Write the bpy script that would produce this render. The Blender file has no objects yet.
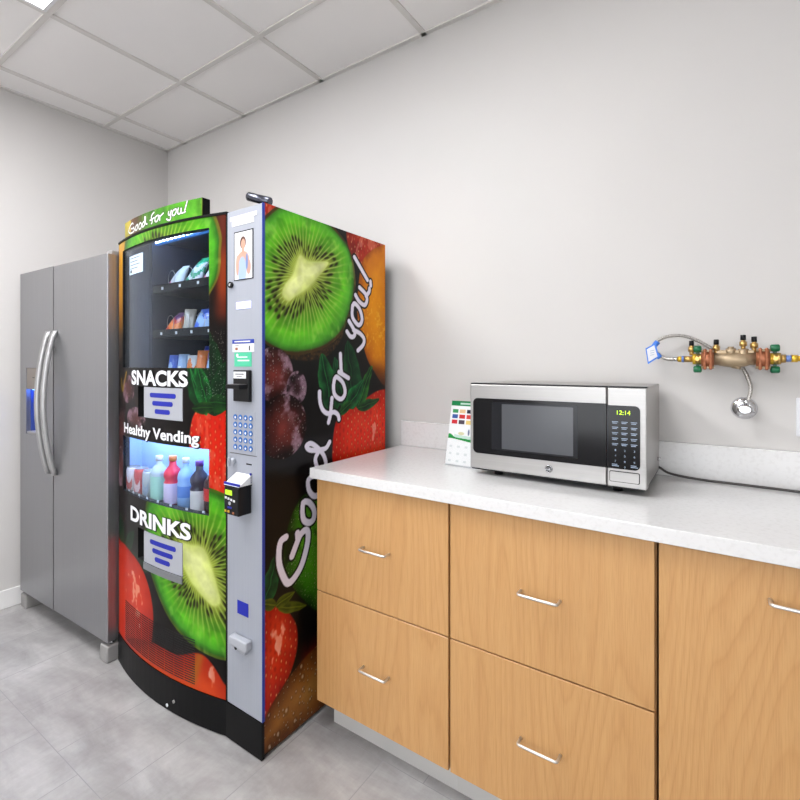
import bpy, bmesh, math, random
import numpy as np
from mathutils import Vector, Matrix
random.seed(7); rng = np.random.RandomState(11)
SC = bpy.context.scene
COL = SC.collection
PI = math.pi

# ---------------------------------------------------------------- camera, world, exposure
cam_d = bpy.data.cameras.new('camera'); cam = bpy.data.objects.new('camera', cam_d); COL.objects.link(cam)
cam.location = (0, 0, 1.3038); cam.rotation_euler = (PI/2, 0, math.radians(35.663))
cam_d.sensor_fit = 'HORIZONTAL'; cam_d.sensor_width = 36; cam_d.lens = 485.5/800*36
cam_d.shift_x = (400-375.07)/800; cam_d.shift_y = -(400-364.24)/800
cam_d.clip_start = 0.02; cam_d.clip_end = 60
SC.camera = cam
w = bpy.data.worlds.new('world'); SC.world = w; w.use_nodes = True
w.node_tree.nodes['Background'].inputs[0].default_value = (.9, .93, 1, 1)
w.node_tree.nodes['Background'].inputs[1].default_value = 0.3
vs = SC.view_settings
vs.view_transform = 'Standard'; vs.look = 'None'; vs.gamma = 1; vs.use_curve_mapping = False
vs.exposure = 0.745
PANEL_POWER = 14.0        # emission of the ceiling light panels
FILL_POWER = 1.9        # glow of the unseen fill window added behind the camera

# ---------------------------------------------------------------- material helpers
def lin(c):
    c = np.asarray(c, float)/255.0
    return np.where(c <= .04045, c/12.92, ((c+.055)/1.055)**2.4)
def rgb(*c):
    r = lin(c); return (float(r[0]), float(r[1]), float(r[2]), 1)
def mat(name, c, rough=.5, metal=0, coat=0, emit=None, estr=0, spec=.5, trans=0, alpha=1):
    m = bpy.data.materials.new(name); m.use_nodes = True
    b = m.node_tree.nodes['Principled BSDF']
    b.inputs['Base Color'].default_value = rgb(*c); b.inputs['Roughness'].default_value = rough
    b.inputs['Metallic'].default_value = metal; b.inputs['Coat Weight'].default_value = coat
    b.inputs['Coat Roughness'].default_value = .08
    b.inputs['Specular IOR Level'].default_value = spec
    b.inputs['Transmission Weight'].default_value = trans
    if emit is not None:
        b.inputs['Emission Color'].default_value = rgb(*emit); b.inputs['Emission Strength'].default_value = estr
    return m
class NT:
    def __init__(s, m): s.t = m.node_tree; s.m = m; s.b = s.t.nodes['Principled BSDF']
    def n(s, typ, **kw):
        nd = s.t.nodes.new(typ)
        for k, v in kw.items(): setattr(nd, k, v)
        return nd
    def l(s, a, b): s.t.links.new(a, b)
    def coord(s, scale=(1, 1, 1), loc=(0, 0, 0), kind='Object'):
        tc = s.n('ShaderNodeTexCoord'); mp = s.n('ShaderNodeMapping')
        mp.inputs['Scale'].default_value = scale; mp.inputs['Location'].default_value = loc
        s.l(tc.outputs[kind], mp.inputs['Vector']); return mp.outputs[0]
    def noise(s, vec, scale, detail=3, rough=.5, dist=0):
        nd = s.n('ShaderNodeTexNoise'); nd.inputs['Scale'].default_value = scale; nd.inputs['Detail'].default_value = detail
        nd.inputs['Roughness'].default_value = rough; nd.inputs['Distortion'].default_value = dist
        s.l(vec, nd.inputs['Vector']); return nd.outputs['Fac']
    def ramp(s, fac, stops):
        r = s.n('ShaderNodeValToRGB'); e = r.color_ramp.elements
        while len(e) < len(stops): e.new(.5)
        for i, (p, c) in enumerate(stops): e[i].position = p; e[i].color = rgb(*c)
        s.l(fac, r.inputs[0]); return r.outputs[0]
    def math(s, op, a, b=None):
        nd = s.n('ShaderNodeMath', operation=op)
        for i, v in enumerate((a, b)):
            if v is None: continue
            if isinstance(v, (int, float)): nd.inputs[i].default_value = v
            else: s.l(v, nd.inputs[i])
        return nd.outputs[0]
    def mix(s, typ, f, a, b):
        nd = s.n('ShaderNodeMix', data_type='RGBA', blend_type=typ)
        for k, v in ((0, f), (6, a), (7, b)):
            if isinstance(v, (int, float)): nd.inputs[k].default_value = v
            elif isinstance(v, tuple): nd.inputs[k].default_value = v
            else: s.l(v, nd.inputs[k])
        return nd.outputs[2]
    def bump(s, h, dist=.002, strength=.3):
        nd = s.n('ShaderNodeBump'); nd.inputs['Distance'].default_value = dist; nd.inputs['Strength'].default_value = strength
        s.l(h, nd.inputs['Height']); s.l(nd.outputs[0], s.b.inputs['Normal'])

def wall_mat(name, a, b):
    m = mat(name, a, .75); t = NT(m); v = t.coord(kind='Object')
    f = t.noise(v, 1.3, 3); t.l(t.ramp(f, [(.3, a), (.7, b)]), t.b.inputs['Base Color'])
    t.bump(t.noise(v, 260, 3), .0006, .12); return m
def wood_mat():
    m = mat('beech_veneer', (208, 164, 108), .42, coat=.12); t = NT(m)
    oi = t.n('ShaderNodeObjectInfo')
    sh = t.n('ShaderNodeVectorMath', operation='SCALE'); cx = t.n('ShaderNodeCombineXYZ')
    t.l(oi.outputs['Random'], cx.inputs[0]); t.l(oi.outputs['Random'], cx.inputs[2]); t.l(cx.outputs[0], sh.inputs[0]); sh.inputs['Scale'].default_value = 37
    def off(scale):
        tc = t.n('ShaderNodeTexCoord'); ad = t.n('ShaderNodeVectorMath', operation='ADD'); mp = t.n('ShaderNodeMapping')
        mp.inputs['Scale'].default_value = scale
        t.l(tc.outputs['Object'], ad.inputs[0]); t.l(sh.outputs[0], ad.inputs[1]); t.l(ad.outputs[0], mp.inputs[0]); return mp.outputs[0]
    big = t.noise(off((4.2, 1, .5)), 1.0, 1, .4)
    rings = t.math('MULTIPLY', t.math('ADD', big, t.math('MULTIPLY', t.noise(off((30, 4, 3)), 1, 2), .035)), 24); fr = t.math('FRACT', rings)
    r1 = t.ramp(fr, [(0, (185, 138, 86)), (.14, (193, 146, 93)), (.6, (198, 153, 100)), (.9, (195, 149, 96)), (1, (185, 138, 86))])
    st = t.noise(off((60, 10, 1.6)), 1, 4, .6)
    r2 = t.ramp(st, [(.3, (178, 130, 76)), (.66, (195, 150, 94))])
    c = t.mix('MIX', .32, r1, r2)
    fine = t.noise(off((420, 30, 14)), 1, 2, .5)
    c2 = t.mix('MULTIPLY', .22, c, t.ramp(fine, [(.36, (205, 190, 170)), (.55, (255, 255, 255))]))
    t.l(c2, t.b.inputs['Base Color']); t.bump(fine, .0003, .2); return m
def steel_mat(name, c, rough, metal=1, vertical=True, var=12):
    m = mat(name, c, rough, metal); t = NT(m)
    v = t.coord((1.5, 1.5, 160) if not vertical else (220, 220, 1.5))
    f = t.noise(v, 1, 2)
    lo = tuple(max(0, q-var) for q in c); hi = tuple(min(255, q+var) for q in c)
    t.l(t.ramp(f, [(.3, lo), (.7, hi)]), t.b.inputs['Base Color'])
    t.l(t.math('ADD', t.math('MULTIPLY', f, .06), rough-.03), t.b.inputs['Roughness'])
    return m
def floor_mat():
    m = mat('floor_tiles', (190, 190, 190), .34); t = NT(m)
    v = t.coord(loc=(1.9705, -.703, 0))
    br = t.n('ShaderNodeTexBrick'); t.l(v, br.inputs['Vector'])
    br.inputs['Scale'].default_value = 1; br.inputs['Brick Width'].default_value = .303; br.inputs['Row Height'].default_value = .61
    br.inputs['Mortar Size'].default_value = .0016; br.inputs['Mortar Smooth'].default_value = .3
    br.offset = .5; br.offset_frequency = 2
    br.inputs['Color1'].default_value = (.1, .1, .1, 1); br.inputs['Color2'].default_value = (.9, .9, .9, 1); br.inputs['Mortar'].default_value = (.5, .5, .5, 1)
    br.inputs['Bias'].default_value = 0
    n1 = t.noise(t.coord((1.6, 3.2, 1)), 2.2, 6, .62, .4)
    base = t.ramp(n1, [(.32, (146, 143, 142)), (.5, (164, 162, 161)), (.68, (184, 182, 181))])
    n2 = t.noise(t.coord((9, 2.2, 1)), 5, 5, .7)
    base = t.mix('MULTIPLY', .5, base, t.ramp(n2, [(.25, (226, 225, 223)), (.65, (255, 255, 255))]))
    tone = t.mix('MULTIPLY', .4, base, t.ramp(br.outputs['Color'], [(0, (222, 222, 222)), (1, (255, 255, 255))]))
    c = t.mix('MIX', br.outputs['Fac'], tone, rgb(138, 136, 137))
    t.l(c, t.b.inputs['Base Color'])
    t.l(t.math('ADD', t.math('MULTIPLY', n1, .25), .24), t.b.inputs['Roughness'])
    t.bump(t.math('SUBTRACT', 1.0, br.outputs['Fac']), .0012, .4); return m
def attr_mat(name, rough=.3, coat=0, gam=1.12, gain=1.0):
    m = mat(name, (128, 128, 128), rough, coat=coat); t = NT(m)
    a = t.n('ShaderNodeAttribute'); a.attribute_name = 'print'
    g = t.n('ShaderNodeGamma'); g.inputs[1].default_value = gam; t.l(a.outputs['Color'], g.inputs[0])
    t.l(t.mix('MULTIPLY', 1.0, g.outputs[0], (gain, gain, gain, 1)), t.b.inputs['Base Color']); t.b.inputs['Specular IOR Level'].default_value = .16; return m
def glass_mat(name, tint=(200, 215, 225), refl=.10):
    m = bpy.data.materials.new(name); m.use_nodes = True; nt = m.node_tree; nt.nodes.clear()
    o = nt.nodes.new('ShaderNodeOutputMaterial'); mx = nt.nodes.new('ShaderNodeMixShader')
    tr = nt.nodes.new('ShaderNodeBsdfTransparent'); gl = nt.nodes.new('ShaderNodeBsdfGlossy'); fr = nt.nodes.new('ShaderNodeLayerWeight'); pw = nt.nodes.new('ShaderNodeMath'); pw.operation = 'POWER'; pw.inputs[1].default_value = 4.5
    ma = nt.nodes.new('ShaderNodeMath'); ma.operation = 'MULTIPLY_ADD'; ma.inputs[1].default_value = .8; ma.inputs[2].default_value = refl*.35
    tr.inputs[0].default_value = rgb(*tint); gl.inputs['Roughness'].default_value = .03; gl.inputs[0].default_value = (.9, .95, 1, 1)
    fr.inputs['Blend'].default_value = .5
    nt.links.new(fr.outputs['Facing'], pw.inputs[0]); nt.links.new(pw.outputs[0], ma.inputs[0]); nt.links.new(ma.outputs[0], mx.inputs[0]); nt.links.new(tr.outputs[0], mx.inputs[1]); nt.links.new(gl.outputs[0], mx.inputs[2])
    nt.links.new(mx.outputs[0], o.inputs[0]); return m

M = dict(
    wall=wall_mat('painted_wall', (196, 193, 190), (200, 197, 194)),
    ceil=wall_mat('ceiling_tile', (240, 237, 235), (245, 242, 240)),
    tbar=mat('ceiling_grid', (216, 212, 208), .5),
    floor=floor_mat(), base=mat('baseboard', (222, 221, 219), .5),
    wood=wood_mat(), dark=mat('dark_core', (22, 15, 10), .8),
    toe=mat('toe_kick_grey', (188, 186, 183), .5),
    quartz=None,
    nickel=mat('brushed_nickel', (214, 212, 208), .36, .9),
    chrome=mat('chrome', (215, 215, 218), .08, 1),
    fridge=steel_mat('fridge_steel', (152, 152, 154), .36, .8, True, 3),
    fridge_side=mat('fridge_side', (92, 88, 88), .4, .4),
    fridge_foot=mat('fridge_foot', (150, 148, 146), .5, .2),
    handle=steel_mat('handle_steel', (172, 172, 172), .42, .8, True, 2),
    black=mat('black_metal', (8, 8, 9), .42, spec=.14),
    blackp=mat('black_plastic', (12, 12, 14), .35, spec=.25),
    matte=mat('matte_black', (10, 10, 11), .7),
    silver=steel_mat('silver_paint', (156, 160, 169), .42, .2, True, 2),
    silver2=mat('silver_plastic', (168, 171, 178), .4, .2),
    blue=mat('blue_trim', (18, 50, 150), .4),
    blue2=mat('royal_blue', (8, 26, 150), .55),
    white=mat('white_label', (216, 217, 220), .5),
    letter=mat('white_lettering', (226, 227, 230), .5),
    liner=mat('dark_liner', (20, 32, 56), .5, spec=.3),
    coldliner=mat('cold_liner', (158, 190, 228), .5),
    print=attr_mat('printed_wrap'), paper=attr_mat('printed_paper', .6, 0, 1, .8), print_front=attr_mat('printed_door_wrap', .3, 0, 1.2, .72),
    glass=glass_mat('window_glass', (238, 243, 248), .03),
    led=mat('led_strip', (220, 240, 255), .5, emit=(190, 225, 255), estr=30),
    fill_led=mat('hidden_fill_led', (220, 240, 255), .5, emit=(200, 225, 255), estr=26),
    ledbar=mat('led_housing', (30, 70, 120), .6, emit=(40, 130, 230), estr=.35),
    coldled=mat('cold_led', (220, 235, 255), .5, emit=(205, 224, 255), estr=30),
    panel=mat('light_lens', (250, 250, 255), .5, emit=(252, 252, 255), estr=PANEL_POWER),
    white_metal=mat('white_enamel', (225, 225, 226), .4),
    mw_steel=steel_mat('microwave_steel', (172, 170, 168), .35, .85, False, 3),
    mw_case=mat('microwave_case', (168, 165, 162), .33, .75),
    mw_black=mat('microwave_black_glass', (13, 13, 16), .12, spec=.32),
    mw_window=mat('microwave_window', (72, 74, 78), .2, coat=.1),
    mw_win2=mat('microwave_window_edge', (26, 27, 31), .15, spec=.3),
    key=mat('key_print', (150, 165, 185), .5), green_led=mat('green_digits', (180, 230, 40), .5, emit=(185, 235, 30), estr=1.0),
    brass=mat('brass', (196, 160, 96), .28, .85), bronze=mat('bronze', (170, 150, 122), .42, .6),
    copper=mat('copper_enamel', (160, 98, 66), .4, .4), green=mat('green_handle', (12, 100, 62), .35),
    yellow=mat('yellow_brass', (222, 180, 60), .3, .6), tape=mat('blue_tape', (110, 135, 195), .6),
    bluetag=mat('blue_tag', (60, 120, 215), .5),
    gun=mat('gunmetal', (84, 86, 96), .22, .9),
    cord=mat('black_cord', (64, 60, 58), .5),
)
def quartz_mat():
    m = mat('white_quartz', (226, 225, 223), .16, coat=.2); t = NT(m)
    f = t.noise(t.coord(), 420, 2); g = t.noise(t.coord(), 90, 2)
    c = t.mix('MULTIPLY', .5, t.ramp(f, [(.24, (210, 208, 206)), (.32, (217, 216, 215))]), t.ramp(g, [(.3, (240, 239, 238)), (.5, (255, 255, 255))]))
    t.l(c, t.b.inputs['Base Color']); return m
M['quartz'] = quartz_mat()
def hose_mat():
    m = mat('braided_hose', (170, 166, 160), .35, .7); t = NT(m)
    wv = t.noise(t.coord(), 700, 1); t.l(t.ramp(wv, [(.4, (120, 116, 112)), (.6, (200, 196, 190))]), t.b.inputs['Base Color']); return m
M['hose'] = hose_mat()

# ---------------------------------------------------------------- mesh helpers
class MB:
    """collects shapes and links them as one mesh object"""
    def __init__(s): s.bm = bmesh.new(); s.mats = []
    def mi(s, m):
        if m not in s.mats: s.mats.append(m)
        return s.mats.index(m)
    def _take(s, vs, fs, m, smooth=False):
        k = s.mi(m); out = []
        bv = [s.bm.verts.new(v) for v in vs]
        for f in fs:
            try: nf = s.bm.faces.new([bv[i] for i in f])
            except ValueError: continue
            nf.material_index = k; nf.smooth = smooth; out.append(nf)
        return bv, out
    def box(s, a, b, m, bev=0, seg=2, M4=None):
        x0, y0, z0 = a; x1, y1, z1 = b
        bm = bmesh.new(); bmesh.ops.create_cube(bm, size=1)
        for v in bm.verts: v.co = Vector(((x0+x1)/2+v.co.x*(x1-x0), (y0+y1)/2+v.co.y*(y1-y0), (z0+z1)/2+v.co.z*(z1-z0)))
        if bev: bmesh.ops.bevel(bm, geom=bm.edges[:], offset=bev, segments=seg, profile=.5, affect='EDGES')
        s.merge(bm, m, M4, smooth=False); return s
    def merge(s, bm, m, M4=None, smooth=False):
        bm.verts.index_update()
        vs = [(M4 @ v.co if M4 else v.co.copy()) for v in bm.verts]
        s._take(vs, [[v.index for v in f.verts] for f in bm.faces], m, smooth); bm.free()
    def cyl(s, p0, p1, r, m, r1=None, n=20, caps=True, bev=0):
        p0 = Vector(p0); p1 = Vector(p1); d = p1-p0; L = d.length
        prof = [(r, 0), (r if r1 is None else r1, L)]
        if bev:
            ra = r; rb = r if r1 is None else r1
            prof = [(ra-bev, 0), (ra, bev), (rb, L-bev), (rb-bev, L)]
        q = d.to_track_quat('Z', 'Y').to_matrix().to_4x4(); q.translation = p0
        return s.lathe(prof, m, M4=q, n=n, caps=caps)
    def lathe(s, prof, m, M4=None, n=24, caps=True, smooth=True):
        vs = []; fs = []
        for r, z in prof:
            for i in range(n):
                a = 2*PI*i/n; v = Vector((r*math.cos(a), r*math.sin(a), z)); vs.append(M4 @ v if M4 else v)
        for j in range(len(prof)-1):
            for i in range(n):
                k = (i+1) % n; fs.append((j*n+i, j*n+k, (j+1)*n+k, (j+1)*n+i))
        bv, out = s._take(vs, fs, m, smooth)
        if caps:
            k = s.mi(m)
            for base, rev in ((0, True), ((len(prof)-1)*n, False)):
                ring = [bv[base+i] for i in range(n)]
                if rev: ring.reverse()
                try: f = s.bm.faces.new(ring); f.material_index = k
                except ValueError: pass
        return s
    def tube(s, pts, r, m, n=10, sub=6, closed=False):
        P = smooth_path(pts, sub) if sub else [Vector(p) for p in pts]
        vs = []; fs = []; up = None
        for i, p in enumerate(P):
            d = (P[min(i+1, len(P)-1)]-P[max(i-1, 0)]).normalized()
            if up is None: up = d.orthogonal().normalized()
            up = (up-d*up.dot(d)).normalized(); sd = d.cross(up)
            rr = r(i/(len(P)-1)) if callable(r) else r
            for k in range(n):
                a = 2*PI*k/n; vs.append(p+(up*math.cos(a)+sd*math.sin(a))*rr)
        for i in range(len(P)-1):
            for k in range(n):
                q = (k+1) % n; fs.append((i*n+k, i*n+q, (i+1)*n+q, (i+1)*n+k))
        fs.append(tuple(range(n-1, -1, -1))); fs.append(tuple((len(P)-1)*n+k for k in range(n)))
        s._take(vs, fs, m, True); return s
    def prism(s, poly, y0, y1, m, axis='Y', fn=None):
        """poly of (a,b) extruded along an axis; fn maps local point"""
        n = len(poly)
        def P(a, b, c):
            v = {'Y': (a, c, b), 'Z': (a, b, c), 'X': (c, a, b)}[axis]
            return fn(v) if fn else Vector(v)
        vs = [P(a, b, y0) for a, b in poly]+[P(a, b, y1) for a, b in poly]
        fs = [tuple(range(n)), tuple(range(2*n-1, n-1, -1))]+[(i, i+n, (i+1) % n+n, (i+1) % n) for i in range(n)]
        s._take(vs, fs, m); return s
    def poly(s, vs, fs, m, smooth=False): s._take([Vector(v) for v in vs], fs, m, smooth); return s
    def build(s, name, parent=None, **kw):
        bmesh.ops.recalc_face_normals(s.bm, faces=s.bm.faces[:])
        me = bpy.data.meshes.new(name); s.bm.to_mesh(me); s.bm.free()
        for m in s.mats: me.materials.append(m)
        o = bpy.data.objects.new(name, me); COL.objects.link(o)
        if parent: o.parent = parent
        for k, v in kw.items(): o[k] = v
        return o
def smooth_path(pts, sub):
    P = [Vector(p) for p in pts]; out = []
    for i in range(len(P)-1):
        a = P[max(i-1, 0)]; b = P[i]; c = P[i+1]; d = P[min(i+2, len(P)-1)]
        for k in range(sub):
            t = k/sub
            out.append(.5*((2*b)+(c-a)*t+(2*a-5*b+4*c-d)*t*t+(-a+3*b-3*c+d)*t**3))
    out.append(P[-1]); return out
def thing(name, label, cat, loc=(0, 0, 0), rz=0, group=None):
    o = bpy.data.objects.new(name, None); o.empty_display_size = .05; COL.objects.link(o)
    o.location = loc; o.rotation_euler = (0, 0, rz); o['label'] = label; o['category'] = cat
    if group: o['group'] = group
    return o
def tag(o, label, cat, group=None):
    o['label'] = label; o['category'] = cat
    if group: o['group'] = group
    return o
def struct(mb, name): return mb.build(name, None, kind='structure')
def text_geo(body, size, bold=0, spacing=1.0):
    cu = bpy.data.curves.new('text_source', 'FONT'); cu.body = body; cu.size = size; cu.offset = bold; cu.space_character = spacing
    cu.align_x = 'CENTER'; cu.align_y = 'CENTER'; cu.resolution_u = 4
    ob = bpy.data.objects.new('text_source', cu); COL.objects.link(ob)
    dg = bpy.context.evaluated_depsgraph_get(); dg.update(); me = ob.evaluated_get(dg).to_mesh()
    vs = [v.co.copy() for v in me.vertices]; fs = [tuple(p.vertices) for p in me.polygons]
    ob.evaluated_get(dg).to_mesh_clear(); bpy.data.objects.remove(ob); bpy.data.curves.remove(cu)
    return vs, fs
def fit_text(body, width, height, bold=0, spacing=1.0):
    vs, fs = text_geo(body, 1, bold, spacing)
    x0 = min(v.x for v in vs); x1 = max(v.x for v in vs); y0 = min(v.y for v in vs); y1 = max(v.y for v in vs)
    return [Vector(((v.x-(x0+x1)/2)/(x1-x0)*width, (v.y-(y0+y1)/2)/(y1-y0)*height, 0)) for v in vs], fs

# ---------------------------------------------------------------- print painting (pictures of fruit as colour data on a fine grid)
def cr(poly, sub=6, closed=True):
    P = [Vector((p[0], p[1], 0)) for p in poly]; n = len(P); out = []
    rngi = range(n) if closed else range(n-1)
    for i in rngi:
        g = (lambda j: P[j % n]) if closed else (lambda j: P[min(max(j, 0), n-1)])
        a, b, c, d = g(i-1), g(i), g(i+1), g(i+2)
        for k in range(sub):
            t = k/sub; v = .5*((2*b)+(c-a)*t+(2*a-5*b+4*c-d)*t*t+(-a+3*b-3*c+d)*t**3); out.append((v.x, v.y))
    if not closed: out.append((P[-1].x, P[-1].y))
    return out
def seg_dist(X, Y, pts, closed=False):
    D = np.full(X.shape, 9.0); n = len(pts)
    for i in range(n if closed else n-1):
        ax, ay = pts[i]; bx, by = pts[(i+1) % n]; dx, dy = bx-ax, by-ay; L = dx*dx+dy*dy+1e-12
        t = np.clip(((X-ax)*dx+(Y-ay)*dy)/L, 0, 1)
        D = np.minimum(D, np.hypot(X-ax-t*dx, Y-ay-t*dy))
    return D
def sdf(X, Y, poly):
    ins = np.zeros(X.shape, bool); n = len(poly)
    for i in range(n):
        ax, ay = poly[i]; bx, by = poly[(i+1) % n]
        if abs(by-ay) < 1e-12: continue
        c = ((ay > Y) != (by > Y)) & (X < (bx-ax)*(Y-ay)/(by-ay)+ax); ins ^= c
    d = seg_dist(X, Y, poly, True); return np.where(ins, d, -d)
def vnoise(X, Y, f, seed=0):
    r = np.random.RandomState(seed); T = r.rand(64, 64)
    x = X*f; y = Y*f; xi = np.floor(x).astype(int); yi = np.floor(y).astype(int); fx = x-xi; fy = y-yi
    fx = fx*fx*(3-2*fx); fy = fy*fy*(3-2*fy)
    g = lambda a, b: T[a % 64, b % 64]
    return (g(xi, yi)*(1-fx)+g(xi+1, yi)*fx)*(1-fy)+(g(xi, yi+1)*(1-fx)+g(xi+1, yi+1)*fx)*fy
def fbm(X, Y, f, seed=0, o=4):
    s = 0; a = .5
    for i in range(o): s = s+a*vnoise(X+i*1.7, Y-i*.9, f*2**i, seed+i); a *= .5
    return s/(1-.5**o)
def ss(a, b, x): t = np.clip((x-a)/(b-a), 0, 1); return t*t*(3-2*t)
def mixc(C, col, m): return C*(1-m[..., None])+np.asarray(col, float)*m[..., None] if not isinstance(col, np.ndarray) or col.ndim == 1 else C*(1-m[..., None])+col*m[..., None]
def lay(*stops):
    """colour ramp on an array"""
    def f(t):
        out = np.zeros(t.shape+(3,)); ps = [s[0] for s in stops]
        for k in range(3): out[..., k] = np.interp(t, ps, [s[1][k] for s in stops])
        return out
    return f
def polar_r(th, cx, cy, poly):
    P = cr(poly, 8); a = np.array([math.atan2(p[1]-cy, p[0]-cx) for p in P]); r = np.array([math.hypot(p[0]-cx, p[1]-cy) for p in P])
    o = np.argsort(a); a = a[o]; r = r[o]
    return np.interp(th, np.concatenate([a-2*PI, a, a+2*PI]), np.concatenate([r, r, r]))
def paint_kiwi(C, X, Y, c, core, outline, seed=1, nray=54, skin=(70, 52, 22)):
    th = np.arctan2(Y-c[1], X-c[0]); r = np.hypot(X-c[0], Y-c[1])
    rc = polar_r(th, c[0], c[1], core); ro = polar_r(th, c[0], c[1], outline)
    t = (r-rc)/(ro-rc)
    n1 = fbm(X, Y, 22, seed); wob = th+.05*(fbm(X, Y, 14, seed+3)-.5)
    ray = .5+.5*np.cos(wob*nray+3*vnoise(th*3, th*0, 1, seed)); ray = ray**3.5
    base = lay((-.2, (220, 226, 160)), (0, (205, 214, 130)), (.06, (150, 160, 66)), (.26, (96, 124, 30)), (.45, (92, 154, 30)),
               (.7, (104, 188, 40)), (.88, (84, 164, 44)), (.97, (58, 116, 34)), (1.0, skin), (1.05, skin))(t)
    base = base*(.84+.34*n1)[..., None]
    rayc = np.clip(ray*ss(1.0, .25, t)*ss(-.05, .06, t), 0, 1)*.8
    base = mixc(base, (186, 208, 110), rayc)
    cell = np.floor(wob*nray/(2*PI)); hh = np.abs(np.sin(cell*12.9898)*43758.5453) % 1
    hh2 = np.abs(np.sin(cell*78.233)*12543.123) % 1
    fr = (wob*nray/(2*PI)) % 1
    for kk, (lo, hi) in enumerate(((.12, .28), (.24, .46))):
        tc = lo+(hi-lo)*(hh if kk == 0 else hh2)
        sd = np.exp(-(((t-tc)/.055)**2+((fr-.5)/.26)**2)); sd *= (hh2 > .25 if kk == 0 else hh > .3)
        base = mixc(base, (38, 34, 12), np.clip(sd*1.6, 0, 1)*.9)
    base = mixc(base, (190, 226, 120), ss(.6, .8, fbm(X, Y*.7, 26, seed+9, 3))*.3*ss(.3, .7, t)); base = mixc(base, (40, 96, 20), ss(.55, .75, fbm(X*.8, Y, 18, seed+19, 3))*.35*ss(.3, .6, t))
    m = ss(1.045, 1.03, t); return mixc(C, base, m)
def paint_berry(C, X, Y, poly, lo=(150, 20, 10), hi=(226, 62, 24), seed=3, seeds=True, hl=1.0, c_hl=None, soft=.004):
    P = cr(poly, 5); d = sdf(X, Y, P); n = fbm(X, Y, 16, seed)
    t = np.clip(d/.10, 0, 1)*.75+n*.35
    base = lay((0, lo), (.5, tuple((a+b)/2 for a, b in zip(lo, hi))), (1, hi))(t)
    if seeds:
        gx = X*44+.5*fbm(X, Y, 12, seed+8); gy = Y*34+(np.floor(gx) % 2)*.5+.5*fbm(X, Y, 10, seed+7); ix = np.floor(gx); iy = np.floor(gy)
        h = np.abs(np.sin(ix*12.98+iy*78.2+seed)*43758.5) % 1
        ox = .5+.3*(h-.5); dd = ((gx-ix-ox)/.10)**2+((gy-iy-.5)/.17)**2; d2 = ((gx-ix-ox)/.24)**2+((gy-iy-.56)/.32)**2
        base = mixc(base, tuple(q*.72 for q in lo), np.exp(-d2)*.45); base = mixc(base, (244, 190, 130), np.clip(np.exp(-dd)*(h > .2)*1.2, 0, 1)*(.35+.6*h))
    if hl:
        k = fbm(X, Y*.6, 34, seed+5, 3)
        reg = np.ones(X.shape) if c_hl is None else np.exp(-(((X-c_hl[0])/c_hl[2])**2+((Y-c_hl[1])/c_hl[3])**2))
        base = mixc(base, (250, 214, 200), np.clip(ss(.55, .66, k*reg**.3)*.75*hl, 0, .85)); base = mixc(base, (236, 96, 50), ss(.35, .7, fbm(X, Y, 14, seed+15, 2))*.35*reg**.3)
    return mixc(C, base, ss(-soft, soft, d))
def paint_leaf(C, X, Y, a, b, wd, lo=(10, 50, 26), hi=(60, 150, 60), seed=5):
    dx, dy = b[0]-a[0], b[1]-a[1]; L = math.hypot(dx, dy); ux, uy = dx/L, dy/L
    t = ((X-a[0])*ux+(Y-a[1])*uy)/L; v = (-(X-a[0])*uy+(Y-a[1])*ux)
    wd = wd*1.25; v = v+.25*wd*(fbm(X, Y, 18, seed+1, 2)-.5)*2; hw = wd*np.sqrt(np.clip(np.sin(np.clip(t, 0, 1)*PI), 0, 1))*(1.15-.6*np.clip(t, 0, 1))
    m = ss(-.002, .003, hw-np.abs(v))*((t > 0) & (t < 1)); e = np.abs(v)/(hw+1e-6)
    n = fbm(X, Y, 40, seed); k = np.clip(e*.6+n*.7-.3, 0, 1)
    c = lay((0, lo), (.6, tuple((p+q)/2 for p, q in zip(lo, hi))), (1, hi))(k)
    c = mixc(c, tuple(min(255, q*1.25) for q in hi), np.exp(-(v/.002)**2)*.5)
    return mixc(C, c, m)
def paint_grape(C, X, Y, c, rx, ry, seed, lo=(30, 12, 12), hi=(132, 58, 50)):
    u = (X-c[0])/rx; v = (Y-c[1])/ry; r = np.hypot(u, v)
    n = fbm(X, Y, 26, seed); base = lay((0, hi), (.6, tuple((p+q)/2 for p, q in zip(lo, hi))), (1, lo))(np.clip(r+.5*(n-.5), 0, 1))
    k = fbm(X, Y, 42, seed+2, 3); frost = ss(.45, .66, fbm(X, Y, 20, seed+2, 4))*ss(.1, .7, r)*(.5+.8*fbm(X, Y, 90, seed+6, 2)); base = mixc(base, (172, 142, 158), np.clip(frost, 0, 1)*.85)
    base = drops(base, X, Y, 42, seed+4, np.ones(X.shape), .42, .95)
    return mixc(C, base, ss(1.02, .97, r))
def drops(C, X, Y, f, seed, mask, amt=.7, thr=.77):
    for k, ff in enumerate((f, f*1.9)):
        gx = X*ff+k*.37; gy = Y*ff+(np.floor(gx) % 2)*.5; ix = np.floor(gx); iy = np.floor(gy)
        h = np.abs(np.sin(ix*127.1+iy*311.7+seed)*43758.5) % 1; h2 = np.abs(np.sin(ix*269.5+iy*183.3+seed)*12543.1) % 1
        r = .10+.22*h2; d = np.hypot(gx-ix-.5-.4*(h-.5), (gy-iy-.5-.4*(h2-.5))*.75)
        C = mixc(C, C*.72, ss(r*1.25, r*.9, d)*(h > thr-.35)*mask*amt); C = mixc(C, (250, 244, 234), ss(r*.6, r*.3, np.hypot(gx-ix-.47-.4*(h-.5), (gy-iy-.56-.4*(h2-.5))*.75))*(h > thr-.35)*mask*amt)
    return C

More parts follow.
